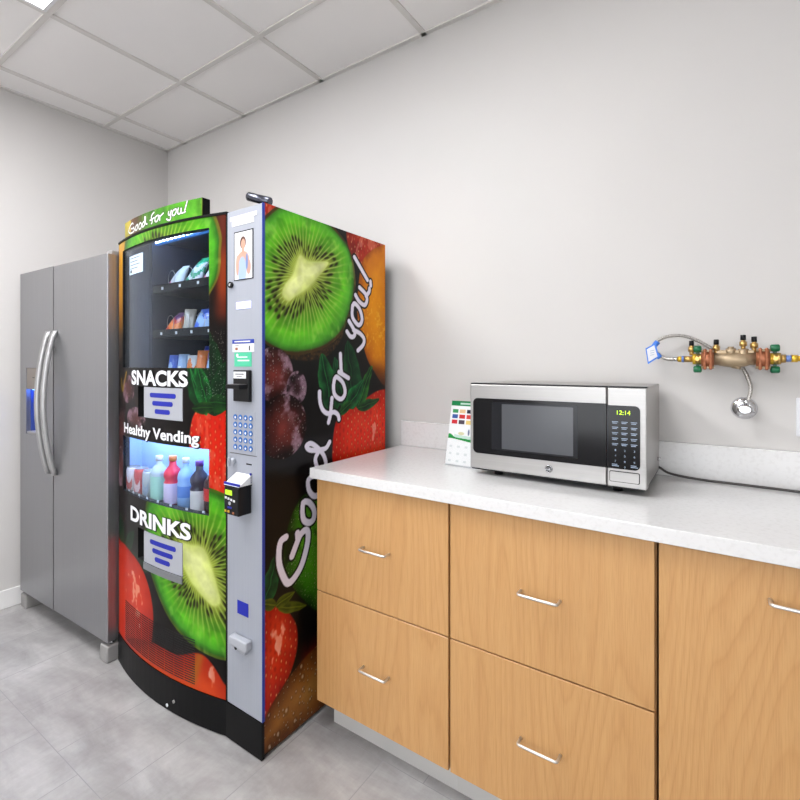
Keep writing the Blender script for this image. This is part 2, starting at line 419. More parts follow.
# handwritten lettering, traced on the side of the machine: (distance from front edge, height)
TXT = {'ex': [[0.481, 1.743], [0.525, 1.703], [0.57, 1.662]], 'exdot': [[0.592, 1.658], [0.594, 1.642]],
 'u': [[0.488, 1.588], [0.511, 1.566], [0.549, 1.553], [0.567, 1.576], [0.556, 1.601], [0.515, 1.623]], 'u2': [[0.56, 1.593], [0.581, 1.612], [0.585, 1.627]],
 'o3': [[0.468, 1.541], [0.468, 1.496], [0.508, 1.466], [0.532, 1.489], [0.518, 1.53], [0.484, 1.553], [0.468, 1.541]],
 'y': [[0.432, 1.435], [0.455, 1.416], [0.478, 1.419], [0.481, 1.44], [0.445, 1.478]], 'y2': [[0.474, 1.444], [0.518, 1.432], [0.546, 1.41], [0.539, 1.385], [0.504, 1.361]],
 'r': [[0.391, 1.344], [0.395, 1.285], [0.398, 1.273]], 'r2': [[0.382, 1.273], [0.442, 1.248]],
 'o2': [[0.355, 1.246], [0.349, 1.216], [0.358, 1.184], [0.395, 1.166], [0.42, 1.189], [0.407, 1.229], [0.37, 1.254], [0.355, 1.246]],
 'f': [[0.269, 1.2], [0.272, 1.162], [0.288, 1.131], [0.317, 1.115], [0.352, 1.118], [0.376, 1.105], [0.382, 1.088]], 'f2': [[0.34, 1.173], [0.331, 1.112], [0.32, 1.081]],
 'd': [[0.326, 1.005], [0.305, 0.985], [0.266, 0.983], [0.217, 0.99], [0.199, 1.007], [0.223, 1.013], [0.26, 0.991], [0.291, 0.961], [0.305, 0.928], [0.3, 0.902], [0.272, 0.9], [0.252, 0.929], [0.247, 0.956], [0.266, 0.979]],
 'oB': [[0.223, 0.89], [0.207, 0.879], [0.212, 0.845], [0.239, 0.817], [0.277, 0.82], [0.288, 0.851], [0.26, 0.887], [0.223, 0.89]],
 'oA': [[0.181, 0.805], [0.178, 0.773], [0.186, 0.742], [0.212, 0.726], [0.236, 0.733], [0.239, 0.765], [0.217, 0.796], [0.194, 0.807], [0.181, 0.805]],
 'G': [[0.097, 0.706], [0.074, 0.699], [0.065, 0.668], [0.067, 0.62], [0.088, 0.568], [0.109, 0.543], [0.141, 0.553], [0.176, 0.587], [0.202, 0.647], [0.207, 0.689], [0.194, 0.704], [0.171, 0.696], [0.156, 0.679], [0.126, 0.631]],
 'G2': [[0.153, 0.704], [0.156, 0.679]]}
def paint_side(X, Y):
    C = np.zeros(X.shape+(3,))+np.array((20, 17, 17.)); C *= (.7+.6*fbm(X, Y, 8, 2))[..., None]
    one = np.ones(X.shape)
    C = mixc(C, (44, 44, 46), ss(.03, .0, np.abs(Y-.99)-.03)*.6)
    # deep brown lower grape area, green pear, fig
    C = mixc(C, (44, 26, 22), ss(.45, .75, fbm(X, Y, 10, 31))*ss(.16, .05, np.abs(Y-.78))*ss(.3, .1, X))
    C = paint_berry(C, X, Y, [(.45, 1.86), (.66, 1.86), (.70, 1.80), (.60, 1.74), (.52, 1.70), (.44, 1.78)], (96, 14, 10), (176, 36, 20), 12, hl=.5)
    C = paint_berry(C, X, Y, [(-.05, 1.86), (.09, 1.86), (.08, 1.80), (.03, 1.70), (-.05, 1.68)], (110, 16, 10), (180, 40, 22), 14, hl=.4)
    mango = cr([(0.74, 1.86), (0.686, 1.835), (0.603, 1.795), (0.535, 1.735), (0.505, 1.62), (0.50, 1.50), (0.532, 1.40), (0.60, 1.29), (0.74, 1.24)], 6)
    d = sdf(X, Y, mango); n = fbm(X, Y, 30, 41)
    mc = lay((0, (150, 74, 8)), (.3, (206, 124, 6)), (1, (232, 156, 14)))(np.clip(d/.14+.35*(n-.5)+.1, 0, 1))
    mc = mixc(mc, (246, 200, 90), ss(.55, .75, fbm(X, Y, 70, 43, 3))*ss(.17, .05, np.abs(Y-1.47))*.45)
    C = mixc(C, mc, ss(-.003, .004, d)*ss(1.22, 1.33, Y+.25*(X-.6)))
    C = mixc(C, (120, 60, 14), ss(-.003, .004, d)*ss(1.34, 1.26, Y)*.6)
    core = [[0.171, 1.691], [0.212, 1.677], [0.311, 1.694], [0.3, 1.669], [0.239, 1.615], [0.196, 1.58], [0.141, 1.545], [0.112, 1.527], [0.083, 1.545], [0.097, 1.581], [0.136, 1.622], [0.156, 1.674]]
    out = [[0.02, 1.80], [0.10, 1.85], [0.26, 1.862], [0.388, 1.81], [0.446, 1.764], [0.474, 1.689], [0.478, 1.61], [0.451, 1.523], [0.395, 1.435], [0.311, 1.381], [0.228, 1.356], [0.14, 1.344], [0.05, 1.36], [-0.03, 1.41], [-0.10, 1.55], [-.06, 1.70]]
    C = paint_kiwi(C, X, Y, (.185, 1.625), core, out, 1, 58)
    # skin under the kiwi
    sk = cr([(.10, 1.345), (.23, 1.357), (.32, 1.383), (.40, 1.437), (.40, 1.41), (.33, 1.345), (.22, 1.318), (.12, 1.325)], 4)
    C = mixc(C, (74, 52, 24), ss(-.006, .004, sdf(X, Y, sk))*.8*fbm(X, Y, 120, 17, 2)*1.6)
    # grapes
    C = paint_grape(C, X, Y, (.04, 1.27), .092, .092, 50); C = paint_grape(C, X, Y, (.15, 1.22), .05, .06, 57, (16, 8, 10), (58, 30, 34))
    C = paint_grape(C, X, Y, (.085, 1.09), .115, .112, 52); 
    # strawberry with leaves
    C = paint_berry(C, X, Y, [(0.37, 1.09), (0.44, 1.135), (0.54, 1.155), (0.66, 1.19), (0.76, 1.17), (0.80, 1.0), (0.72, .86), (0.52, .84), (0.36, 0.90), (0.345, 1.0)], (170, 26, 10), (228, 52, 22), 21, hl=.7, c_hl=(.66, 1.0, .12, .12))
    for a, b, wd, hi in (((.36, 1.12), (.27, 1.34), .05, (60, 176, 84)), ((.42, 1.13), (.35, 1.33), .035, (44, 140, 72)), ((.47, 1.12), (.44, 1.40), .06, (36, 112, 56)),
                         ((.50, 1.12), (.60, 1.30), .03, (90, 186, 60)), ((.44, 1.13), (.54, 1.24), .035, (50, 176, 88)), ((.5, 1.12), (.66, 1.15), .022, (60, 130, 50)), ((.46, 1.15), (.37, 1.10), .02, (70, 140, 50))):
        C = paint_leaf(C, X, Y, a, b, wd, (6, 34, 20), hi, 5)
    # green pear behind the G, leaves
    g = cr([(.085, .60), (.10, .72), (.135, .79), (.19, .835), (.26, .82), (.35, .78), (.40, .62), (.38, .44), (.27, .38), (.18, .46), (.13, .52)], 5)
    dg = sdf(X, Y, g); gc = lay((0, (22, 52, 8)), (.4, (58, 112, 20)), (1, (84, 146, 30)))(np.clip(dg/.10+.5*(fbm(X, Y, 18, 61)-.4), 0, 1))
    C = mixc(C, gc, ss(-.004, .004, dg)); C = drops(C, X, Y, 60, 63, ss(-.002, .01, dg), .4)
    C = mixc(C, (14, 26, 10), ss(.55, .7, fbm(X, Y, 9, 66))*ss(-.004, .02, dg)*.8)
    C = paint_leaf(C, X, Y, (-.01, .50), (.06, .66), .035, (10, 40, 26), (50, 130, 66), 6)
    C = paint_berry(C, X, Y, [(-.03, .49), (0.047, 0.488), (0.10, 0.452), (0.147, 0.38), (0.152, 0.30), (0.125, 0.235), (0.085, 0.19), (0.03, 0.13), (-.04, 0.10)], (140, 18, 10), (218, 58, 22), 23, hl=1, c_hl=(.055, .36, .05, .08))
    for a, b in (((.06, .475), (.20, .43)), ((.05, .49), (-.02, .525)), ((.05, .485), (.14, .50))):
        C = paint_leaf(C, X, Y, a, b, .018, (50, 60, 12), (134, 140, 40), 8)
    C = mixc(C, (108, 20, 12), ss(.42, .6, fbm(X, Y, 9, 71)+.15)*ss(.13, .22, X)*ss(.34, .22, Y)*.85)
    fig = cr([(-.02, .02), (-.01, .12), (.06, .185), (.16, .235), (.28, .26), (.44, .24), (.60, .15), (.72, -.02)], 5)
    fd = sdf(X, Y, fig); fc = lay((0, (88, 46, 14)), (.5, (142, 92, 40)), (1, (176, 124, 60)))(np.clip(fd/.12+.5*(fbm(X, Y, 20, 73)-.4), 0, 1))
    C = mixc(C, fc, ss(-.004, .006, fd)*.95); C = drops(C, X, Y, 26, 75, ss(-.002, .01, fd), .45, .8)
    C = mixc(C, (120, 30, 14), ss(.30, .6, X)*ss(.4, .2, Y)*.6)
    # lettering
    D = np.full(X.shape, 9.)
    for k, s in TXT.items(): D = np.minimum(D, seg_dist(X, Y, cr(s, 5, False)))
    wd = .0095+.0035*ss(1.0, .6, Y)
    C = mixc(C, (16, 12, 14), ss(.0085, .0055, D-wd)); C = mixc(C, (226, 221, 234), ss(.0012, -.0012, D-wd))
    return C
def paint_front(X, Y):
    C = np.zeros(X.shape+(3,))+np.array((26, 17, 14.)); C *= (.6+.8*fbm(X, Y, 9, 102))[..., None]
    C = mixc(C, (60, 40, 30), ss(.5, .75, fbm(X, Y, 12, 110))*ss(1.3, 1.1, Y)*ss(1.0, 1.15, Y)*ss(.35, .2, X))
    # right: warm brown peach, left: orange band
    C = mixc(C, (118, 48, 22), ss(.66, .72, X)*ss(1.42, 1.50, Y)*.9)
    C = mixc(C, (150, 66, 26), ss(.685, .72, X)*ss(1.50, 1.58, Y)*ss(1.74, 1.66, Y)*.9)
    yl = lay((1.30, (60, 36, 22)), (1.45, (128, 88, 30)), (1.58, (186, 132, 30)), (1.78, (212, 156, 40)), (1.84, (206, 170, 60)))(Y)
    C = mixc(C, yl, ss(.20, .10, X)*ss(1.38, 1.46, Y))
    C = mixc(C, (96, 80, 66), ss(.06, .03, X)*ss(1.30, 1.34, Y)*ss(1.48, 1.42, Y)*.7)
    core = [(.40+.10*math.cos(a), 1.60+.125*math.sin(a)) for a in np.linspace(0, 2*PI, 9)[:-1]]
    out = [(0.08, 1.80), (0.14, 1.86), (.22, 1.92), (.4, 1.95), (.60, 1.91), (.672, 1.842), (.706, 1.76), (.705, 1.70), (.698, 1.62), (.655, 1.55), (.55, 1.42), (.4, 1.36), (.25, 1.4), (.13, 1.55), (.08, 1.68)]
    C = paint_kiwi(C, X, Y, (.40, 1.60), core, out, 101, 64, (120, 112, 40))
    # lower left: purple grapes with frost
    for c, rx, ry, sd in (((.035, 1.02), .06, .10, 131), ((.03, .86), .07, .09, 133), ((.045, .70), .06, .08, 135), ((.12, 1.20), .07, .06, 137), ((.2, 1.08), .09, .05, 139)):
        C = paint_grape(C, X, Y, c, rx, ry, sd, (30, 14, 12), (104, 48, 44))
    st = [(.03, 1.24), (.045, 1.19), (.075, 1.23), (.10, 1.27)]
    C = mixc(C, (166, 134, 50), ss(.008, .004, seg_dist(X, Y, cr(st, 4, False))))
    # strawberry right middle
    C = paint_berry(C, X, Y, [(0.60, 1.135), (0.68, 1.155), (0.77, 1.16), (0.80, .98), (0.77, .86), (.70, .80), (0.62, 0.86), (0.575, .95), (0.568, 1.05)], (196, 30, 10), (226, 50, 18), 121, hl=.3)
    for a, b, wd, hi in (((.66, 1.13), (.56, 1.30), .05, (24, 120, 54)), ((.68, 1.12), (.66, 1.42), .06, (22, 84, 36)), ((.68, 1.13), (.77, 1.33), .05, (40, 104, 50)),
                         ((.65, 1.12), (.57, 1.29), .015, (80, 230, 110)), ((.66, 1.13), (.60, 1.32), .03, (50, 196, 84)), ((.66, 1.17), (.76, 1.16), .03, (60, 130, 50)), ((.68, 1.15), (.58, 1.14), .02, (70, 120, 40))):
        C = paint_leaf(C, X, Y, a, b, wd, (6, 36, 16), hi, 125)
    C = drops(C, X, Y, 85, 127, ss(.60, .64, X)*ss(1.16, 1.2, Y)*ss(1.45, 1.4, Y), .5)
    # big kiwi
    core2 = [(0.519, 0.64), (0.575, 0.642), (0.635, 0.64), (0.668, 0.58), (0.70, 0.50), (0.706, 0.465), (0.672, 0.451), (.61, .49), (0.565, 0.53), (.53, .58)]
    out2 = [(0.80, .80), (0.731, 0.84), (.60, .86), (.42, .83), (.31, .76), (0.29, 0.66), (.30, .58), (0.345, 0.48), (0.433, 0.374), (0.52, .315), (0.62, 0.28), (0.731, 0.272), (.85, .30), (.92, .5), (.88, .7)]
    C = paint_kiwi(C, X, Y, (.615, .565), core2, out2, 103, 56, (86, 110, 30))
    C = mixc(C, (22, 18, 14), ss(.31, .27, X)*ss(.64, .66, Y)*ss(.78, .74, Y)*.8)
    # left leaves + strawberry
    for a, b, wd, hi in (((.05, .50), (.02, .66), .03, (50, 120, 60)), ((.08, .50), (.19, .62), .03, (40, 110, 60)), ((.10, .50), (.36, .50), .03, (30, 84, 40)), ((.1, .5), (.28, .43), .012, (150, 150, 50))):
        C = paint_leaf(C, X, Y, a, b, wd, (10, 40, 26), hi, 141)
    C = paint_berry(C, X, Y, [(-.06, .50), (.03, .535), (0.13, 0.53), (0.24, 0.50), (0.31, 0.44), (0.345, 0.36), (0.348, 0.28), (0.32, 0.19), (.2, .10), (-.06, .06)], (172, 34, 14), (224, 66, 30), 143, seeds=False, hl=1.3, c_hl=(.19, .38, .11, .14))
    C = paint_berry(C, X, Y, [(.02, .06), (.12, .15), (.25, .20), (.38, .225), (.50, .225), (0.60, 0.26), (0.66, 0.25), (.72, .19), (.78, .10), (.4, .02)], (164, 36, 14), (222, 92, 34), 145, seeds=False, hl=.9, c_hl=(.66, .19, .05, .05))
    C = mixc(C, (178, 128, 40), ss(.035, .0, np.abs(X-.60-.3*(Y-.2)))*ss(.27, .25, Y)*ss(.12, .17, Y)*.7)
    return C
def paint_sign(X, Y):          # X 0..0.575, Y 0..0.064
    n = fbm(X, Y, 26, 201)
    C = lay((0, (176, 168, 60)), (.03, (190, 172, 60)), (.07, (198, 180, 70)), (.072, (112, 66, 44)), (.13, (104, 78, 44)), (.2, (84, 130, 46)), (.3, (92, 158, 52)), (.54, (104, 176, 56)), (.555, (170, 110, 50)), (.575, (206, 70, 36)))(X+.02*(n-.5))
    C = C*(.75+.5*n)[..., None]
    C = mixc(C, (150, 190, 90), ss(.62, .75, fbm(X*3, Y, 20, 203))*.4)
    a = math.radians(65.8); D = np.full(X.shape, 9.); ca, sa = math.cos(a), math.sin(a); S = .345
    for k, s in TXT.items():
        pts = [(((p[0]-.08)*ca+(p[1]-.62)*sa)*S+.066, (-(p[0]-.08)*sa+(p[1]-.62)*ca)*S*.80+.0365) for p in s]
        D = np.minimum(D, seg_dist(X, Y, cr(pts, 4, False)))
    C = mixc(C, (20, 26, 16), ss(.0062, .004, D)*.9); C = mixc(C, (248, 250, 248), ss(.0038, .0024, D))
    return C
def ell(X, Y, cx, cy, rx, ry, s=.1): return ss(1+s, 1-s, np.hypot((X-cx)/rx, (Y-cy)/ry))
def paint_poster(X, Y):        # unit square: woman in a light blue top holding a bottle
    C = np.zeros(X.shape+(3,))+np.array((240, 240, 244.))
    C = mixc(C, (90, 60, 50), ell(X, Y, .48, .77, .17, .13)); C = mixc(C, (206, 160, 138), ell(X, Y, .49, .74, .12, .11))
    C = mixc(C, (206, 164, 144), ell(X, Y, .48, .40, .36, .19)); C = mixc(C, (206, 160, 138), ell(X, Y, .48, .60, .07, .09))
    C = mixc(C, (168, 188, 222), ell(X, Y, .44, .17, .24, .30)); C = mixc(C, (208, 168, 150), ell(X, Y, .16, .30, .09, .22)); C = mixc(C, (200, 160, 145), ell(X, Y, .8, .24, .13, .16))
    C = mixc(C, (120, 140, 190), ell(X, Y, .70, .36, .06, .17)); return C
def paint_card(X, Y):          # unit square: menu card
    C = np.zeros(X.shape+(3,))+np.array((240, 241, 241.))
    C = mixc(C, (24, 128, 72), ((Y > .92)).astype(float)); C = mixc(C, (238, 245, 240), ((np.abs(Y-.955) < .014) & (X > .3) & (X < .92)).astype(float)*.8)
    cols = [(60, 150, 90), (226, 190, 140), (40, 40, 60), (60, 90, 160), (206, 50, 50), (216, 70, 60), (200, 40, 50), (80, 70, 80), (230, 200, 120), (120, 40, 40), (200, 60, 50), (90, 130, 70)]
    k = 0
    for r in range(3):
        for c in range(4):
            m = (np.abs(X-(.16+.235*c)) < .095) & (np.abs(Y-(.835-.085*r)) < .031); C = mixc(C, cols[(k*5) % 12 if c == 3 else r*3+c], m.astype(float)); k += 1
    h = .425+.05*np.exp(-((X-.05)/.12)**2)-.03*X
    C = mixc(C, (150, 200, 180), ((Y < h+.045) & (Y > .40) & (X > .2)).astype(float)*.5)
    C = mixc(C, (30, 150, 66), ((Y < h) & (Y > .375+.025*np.cos(X*3))).astype(float))
    C = mixc(C, (60, 70, 110), ell(X, Y, .66, .51, .03, .05)*.7); C = mixc(C, (200, 190, 120), ell(X, Y, .42, .485, .1, .025)*.6)
    C = mixc(C, (190, 200, 200), ((Y < .30) & (np.abs((X*4) % 1-.5) < .18) & (np.abs((Y*9) % 1-.5) < .15)).astype(float)*.5)
    return C

def grid_mesh(name, xs, ys, pos, paint, material, parent=None, mask=None, paintxy=None, **kw):
    """regular sheet (xs by ys) placed by pos(X,Y)->(x,y,z), coloured by paint"""
    X, Y = np.meshgrid(xs, ys); co = np.stack(pos(X, Y), -1).reshape(-1, 3)
    nx, ny = len(xs), len(ys)
    i = np.arange((ny-1)*(nx-1)); r = i//(nx-1); c = i % (nx-1); a = r*nx+c
    F = np.stack([a, a+1, a+nx+1, a+nx], 1)
    if mask is not None:
        xc = (xs[c]+xs[c+1])/2; yc = (ys[r]+ys[r+1])/2; F = F[mask(xc, yc)]
    me = bpy.data.meshes.new(name); me.vertices.add(len(co)); me.vertices.foreach_set('co', co.astype(np.float32).ravel())
    me.loops.add(F.size); me.loops.foreach_set('vertex_index', F.ravel().astype(np.int32))
    me.polygons.add(len(F)); me.polygons.foreach_set('loop_start', (np.arange(len(F))*4).astype(np.int32)); me.polygons.foreach_set('loop_total', np.full(len(F), 4, np.int32))
    me.update(calc_edges=True)
    C = lin(np.clip(paint(X, Y), 0, 255)).reshape(-1, 3); at = me.color_attributes.new('print', 'FLOAT_COLOR', 'POINT')
    at.data.foreach_set('color', np.concatenate([C, np.ones((len(C), 1))], 1).astype(np.float32).ravel())
    me.polygons.foreach_set('use_smooth', np.ones(len(F), bool)); me.materials.append(material)
    o = bpy.data.objects.new(name, me); COL.objects.link(o)
    if parent: o.parent = parent
    for k, v in kw.items(): o[k] = v
    return o
def snap(arr, vals):
    for v in vals: arr[np.argmin(abs(arr-v))] = v
    return arr

# ================================================================ the room
XL, YW, HC = -3.1215, 1.8911, 2.770
XR, YR = 2.30, -3.00
struct(MB().box((XL-.1, YR-.1, -.1), (XR+.1, YW+.1, 0), M['floor']), 'floor')
struct(MB().box((XL-.1, YW, 0), (XR+.1, YW+.1, HC+.1), M['wall']), 'wall_back')
struct(MB().box((XL-.1, YR, 0), (XL, YW, HC+.1), M['wall']), 'wall_left')
struct(MB().box((XR, YR, 0), (XR+.1, YW, HC+.1), M['wall']), 'wall_right')
wf = MB(); WX0, WX1, WZ0, WZ1 = -1.9, 2.15, .45, 2.45
for q in ((XL-.1, 0, WX0, HC+.1), (WX1, 0, XR+.1, HC+.1), (WX0, 0, WX1, WZ0), (WX0, WZ1, WX1, HC+.1)): wf.box((q[0], YR-.1, q[1]), (q[2], YR, q[3]), M['wall'])
struct(wf, 'wall_front')
wn = MB(); wn.box((WX0, YR-.09, WZ0), (WX1, YR-.08, WZ1), mat('fill_glow', (255, 255, 255), .5, emit=(245, 250, 255), estr=FILL_POWER))  # unseen glowing window, added as soft fill light from behind the camera
for x in (WX0, .1, WX1-.04): wn.box((x, YR-.08, WZ0), (x+.04, YR-.02, WZ1), M['white_metal'])
for z in (WZ0, WZ1-.04): wn.box((WX0, YR-.08, z), (WX1, YR-.02, z+.04), M['white_metal'])
struct(wn, 'fill_window_1')
GX, GY, G = -2.9112, 1.4638, .6096
GXs = [GX+G*i for i in range(0, 9) if XL < GX+G*i < XR]
GYs = [GY-G*i for i in range(0, 8) if YR < GY-G*i < YW]
struct(MB().box((XL-.1, YR-.1, HC+.008), (XR+.1, YW+.1, HC+.12), M['ceil']), 'ceiling')
tb = MB()
for x in GXs: tb.box((x-.012, YR, HC), (x+.012, YW, HC+.008), M['tbar'])
for y in GYs: tb.box((XL, y-.012, HC+.0004), (XR, y+.012, HC+.0084), M['tbar'])
tb.box((XL, YW-.022, HC), (XR, YW, HC+.0082), M['tbar']); tb.box((XL, YR, HC), (XL+.022, YW, HC+.0082), M['tbar'])
tb.box((XR-.022, YR, HC), (XR, YW, HC+.0082), M['tbar']); tb.box((XL, YR, HC), (XR, YR+.022, HC+.0082), M['tbar'])
struct(tb, 'trim_1')
bb = MB(); bb.box((XL, YR, 0), (XL+.011, YW, .098), M['base'], .003); struct(bb, 'baseboard_left')
bb = MB(); bb.box((XL+.012, YW-.011, 0), (-1.16, YW, .098), M['base'], .003); struct(bb, 'baseboard_back')

# ceiling light panels
def ceiling_light(ix, jy, label, nt=1):
    x0 = GX+G*ix+.0125; y1 = GY-G*jy-.0125; x1 = x0+G-.025; y0 = y1-G*nt+.025
    t = thing('ceiling_light', label, 'ceiling light', ((x0+x1)/2, (y0+y1)/2, HC), group='ceiling light panels')
    a = (x1-x0)/2; c = (y1-y0)/2; f = MB()
    for q in ((-a, -c, a, -c+.014), (-a, c-.014, a, c), (-a, -c+.014, -a+.014, c-.014), (a-.014, -c+.014, a, c-.014)):
        f.box((q[0], q[1], -.004), (q[2], q[3], .006), M['white_metal'])
    f.build('frame', t)
    MB().box((-a+.0145, -c+.0145, 0), (a-.0145, c-.0145, .006), M['panel']).build('lens', t)
ceiling_light(1, 1, 'white ceiling light panel in front of the fridge, cut by the photo top edge', 2)
ceiling_light(3, 1, 'square ceiling light panel above the middle drawers')
ceiling_light(1, 5, 'added unseen square ceiling light panel at rear of room, left')  # unseen rear panels, added to give the room enough light
ceiling_light(3, 5, 'added unseen square ceiling light panel at rear of room, middle')

# ================================================================ refrigerator
fr = thing('refrigerator', 'stainless steel side by side refrigerator between left wall and vending machine', 'refrigerator', (-2.172, 1.034, 0), math.radians(1.45))
FW, FZ0, FZ1, DT = .906, .09, 1.788, .062
b = MB(); b.box((-FW+.006, DT+.008, .075), (-.006, .735, FZ1-.012), M['fridge_side'], .004); b.build('body', fr)
b = MB(); b.box((-FW+.07, .10, .015), (-.07, .12, .075), M['blackp'])
for k in range(9): b.box((-FW+.08, .096, .019+k*.006), (-.08, .10, .021+k*.006), M['matte'])
b.build('base_grille', fr)
for x0 in (-FW+.002, -.066):
    b = MB(); b.box((x0, .0, 0), (x0+.064, .095, .074), M['fridge_foot'], .008, 3); b.build('foot', fr)
b = MB(); b.box((-.05, .02, FZ1-.001), (-.004, .13, FZ1+.017), M['fridge_foot'], .004); b.build('hinge_cover', fr)
b = MB(); b.cyl((-.02, .03, .075), (-.02, .03, .089), .009, M['chrome']); b.build('hinge_pin', fr)
SX = -FW+.39
def door(name, x0, x1, hole=None, **kw):
    b = MB()
    if hole:
        hx0, hx1, hz0, hz1 = hole
        for q in ((x0, FZ0, x1, hz0), (x0, hz1, x1, FZ1), (x0, hz0, hx0, hz1), (hx1, hz0, x1, hz1)):
            b.box((q[0], 0, q[1]), (q[2], DT, q[3]), M['fridge'])
    else: b.box((x0, 0, FZ0), (x1, DT, FZ1), M['fridge'], .005, 3)
    b.box((x0+.008, DT, FZ0+.01), (x1-.008, DT+.008, FZ1-.01), M['blackp'])
    return b.build(name, fr, **kw)
hole = (-FW+.075, -FW+.30, .936, 1.285)
d1 = door('freezer_door', -FW, SX-.0025, hole, label='narrower left door with ice and water dispenser')
d2 = door('fridge_door', SX+.0025, 0, label='wider right door')
def fridge_handle(x, par):
    z0, z1 = .762, 1.468; n = 24; b = MB(); vs = []
    w_, th = .017, .013
    for i in range(n+1):
        t = i/n; z = z0+(z1-z0)*t; s_ = math.sin(PI*t); off = .004+.050*s_**.8; xx = x
        for dx, dy in ((-w_, 0), (-w_*.6, -th), (w_*.6, -th), (w_, 0), (w_*.5, th*.6), (-w_*.5, th*.6)):
            vs.append((xx+dx, -off+dy, z))
    fs = []
    for i in range(n):
        for k in range(6): fs.append((i*6+k, i*6+(k+1) % 6, (i+1)*6+(k+1) % 6, (i+1)*6+k))
    fs += [tuple(range(5, -1, -1)), tuple(n*6+k for k in range(6))]
    b.poly(vs, fs, M['handle'], True); b.build('door_handle', par)
fridge_handle(SX-.035, d1); fridge_handle(SX+.033, d2)
hx0, hx1, hz0, hz1 = hole
b = MB(); b.box((hx0, .002, 1.172), (hx1, .02, hz1), mat('dispenser_face', (140, 132, 124), .35, .6), .002)
b.box((hx0+.075, .0005, 1.232), (hx0+.095, .002, 1.236), M['blackp']); b.build('control_panel', d1, label='brownish grey dispenser control panel')
rec = mat('dispenser_recess', (58, 78, 140), .4)
b = MB(); b.box((hx0, .054, hz0), (hx1, .058, 1.172), rec); b.box((hx0, .02, hz0), (hx0+.003, .054, 1.172), rec); b.box((hx1-.003, .02, hz0), (hx1, .054, 1.172), rec)
b.box((hx0, .004, hz0), (hx1, .054, hz0+.014), M['fridge_foot'], .003)
b.box((hx0+.09, .03, 1.02), (hx0+.13, .036, 1.13), mat('paddle', (90, 104, 140), .4), .003); b.cyl((hx0+.11, .03, 1.14), (hx0+.11, .03, 1.172), .012, M['blackp'])
b.build('dispenser_recess', d1, label='blue lit dispenser recess')
b = MB(); b.box((hx0+.02, .022, 1.168), (hx1-.02, .05, 1.1715), mat('dispenser_lamp', (150, 180, 255), .5, emit=(80, 130, 255), estr=14)); b.build('dispenser_lamp', d1)

# ================================================================ vending machine
VX0, VX1, VF, VB, VH = -2.163, -1.229, 1.087, 1.790, 1.837
vm = thing('vending_machine', 'tall snack and drinks vending machine wrapped in fruit photographs, beside the fridge', 'vending machine', (0, 0, 0))
KZ = .127
def arcY(x): return 1.030+.047*((x+1.785)/.368)**2
DX1 = -1.417
def arcstrip(b, x0, x1, z0, z1, d0, d1, m, n=16):
    """curved slab following the door arc, from depth d0 (front) to d1"""
    vs = []; fs = []
    for i in range(n+1):
        x = x0+(x1-x0)*i/n; y = arcY(x)
        vs += [(x, y+d0, z0), (x, y+d0, z1), (x, y+d1, z1), (x, y+d1, z0)]
    for i in range(n):
        for k in range(4): a = i*4; fs.append((a+k, a+(k+1) % 4, a+4+(k+1) % 4, a+4+k))
    fs += [(0, 1, 2, 3), (n*4+3, n*4+2, n*4+1, n*4)]
    b.poly(vs, fs, m)
SW = (-2.102, -1.489, 1.290, 1.790); DW = (-2.098, -1.489, .764, 1.000)
FL1 = (-1.925, -1.617, 1.092, 1.216); FL2 = (-1.925, -1.617, .520, .645)
# shell
b = MB(); b.box((VX0, 1.098, .02), (VX0+.012, VB, VH-.004), M['black']); b.box((VX0+.012, VB-.012, .02), (VX1-.004, VB, VH-.004), M['black'])
b.box((VX0, 1.098, VH-.014), (VX1-.004, VB, VH-.002), M['black']); b.box((VX0+.012, 1.098, .02), (VX1-.004, VB-.012, .05), M['black'])
for x in (VX0+.03, VX1-.08):
    for y in (1.14, VB-.08): b.box((x, y, 0), (x+.05, y+.05, .02), M['black'])
b.build('cabinet_shell', vm)
ny, nz = 300, 760
ys = np.linspace(0, VB-VF, ny); zs = np.linspace(.012, VH, nz)
grid_mesh('side_panel', ys, zs, lambda X, Y: (np.full(X.shape, VX1), VF+X, Y), paint_side, M['print'], vm, label='side wrap printed with kiwi, strawberries, mango and the words Good for you!')
b = MB(); b.box((VX1-.004, VF, .012), (VX1-.0008, VB, VH), M['black']); b.build('side_backing', vm)
# front door skin
xs = np.linspace(VX0, DX1, 310); zs = np.linspace(KZ, VH-.008, 720)
for W in (SW, DW, FL1, FL2): snap(xs, W[:2]); snap(zs, W[2:])
def door_mask(x, z):
    m = np.ones(x.shape, bool)
    for W in (SW, DW, FL1, FL2): m &= ~((x > W[0]) & (x < W[1]) & (z > W[2]) & (z < W[3]))
    return m
grid_mesh('front_door', xs, zs, lambda X, Y: (X, 1.030+.047*((X+1.785)/.368)**2, Y), lambda X, Y: paint_front(X+2.15, Y), M['print_front'], vm, door_mask, label='curved front door printed with kiwi slices and strawberries')
# inner frames of the openings
b = MB()
for (x0, x1, z0, z1) in (SW, DW, FL1, FL2):
    t_ = .004
    arcstrip(b, x0, x1, z0-t_, z0, .0006, .030, M['matte']); arcstrip(b, x0, x1, z1, z1+t_, .0006, .030, M['matte'])
    arcstrip(b, x0-t_, x0, z0, z1, .0006, .030, M['matte'], 2); arcstrip(b, x1, x1+t_, z0, z1, .0006, .030, M['matte'], 2)
b.build('window_frame', vm)
b = MB()
arcstrip(b, VX0, DX1, 1.793, VH-.008, .004, .028, M['black']); arcstrip(b, VX0, DX1, .69, .760, .004, .028, M['black']); arcstrip(b, VX0, DX1, 1.004, 1.088, .004, .028, M['black'])
arcstrip(b, VX0, DX1, 1.220, 1.286, .004, .028, M['black']); arcstrip(b, VX0, DX1, .649, .690, .004, .028, M['black']); arcstrip(b, VX0, DX1, KZ, .516, .004, .028, M['black'])
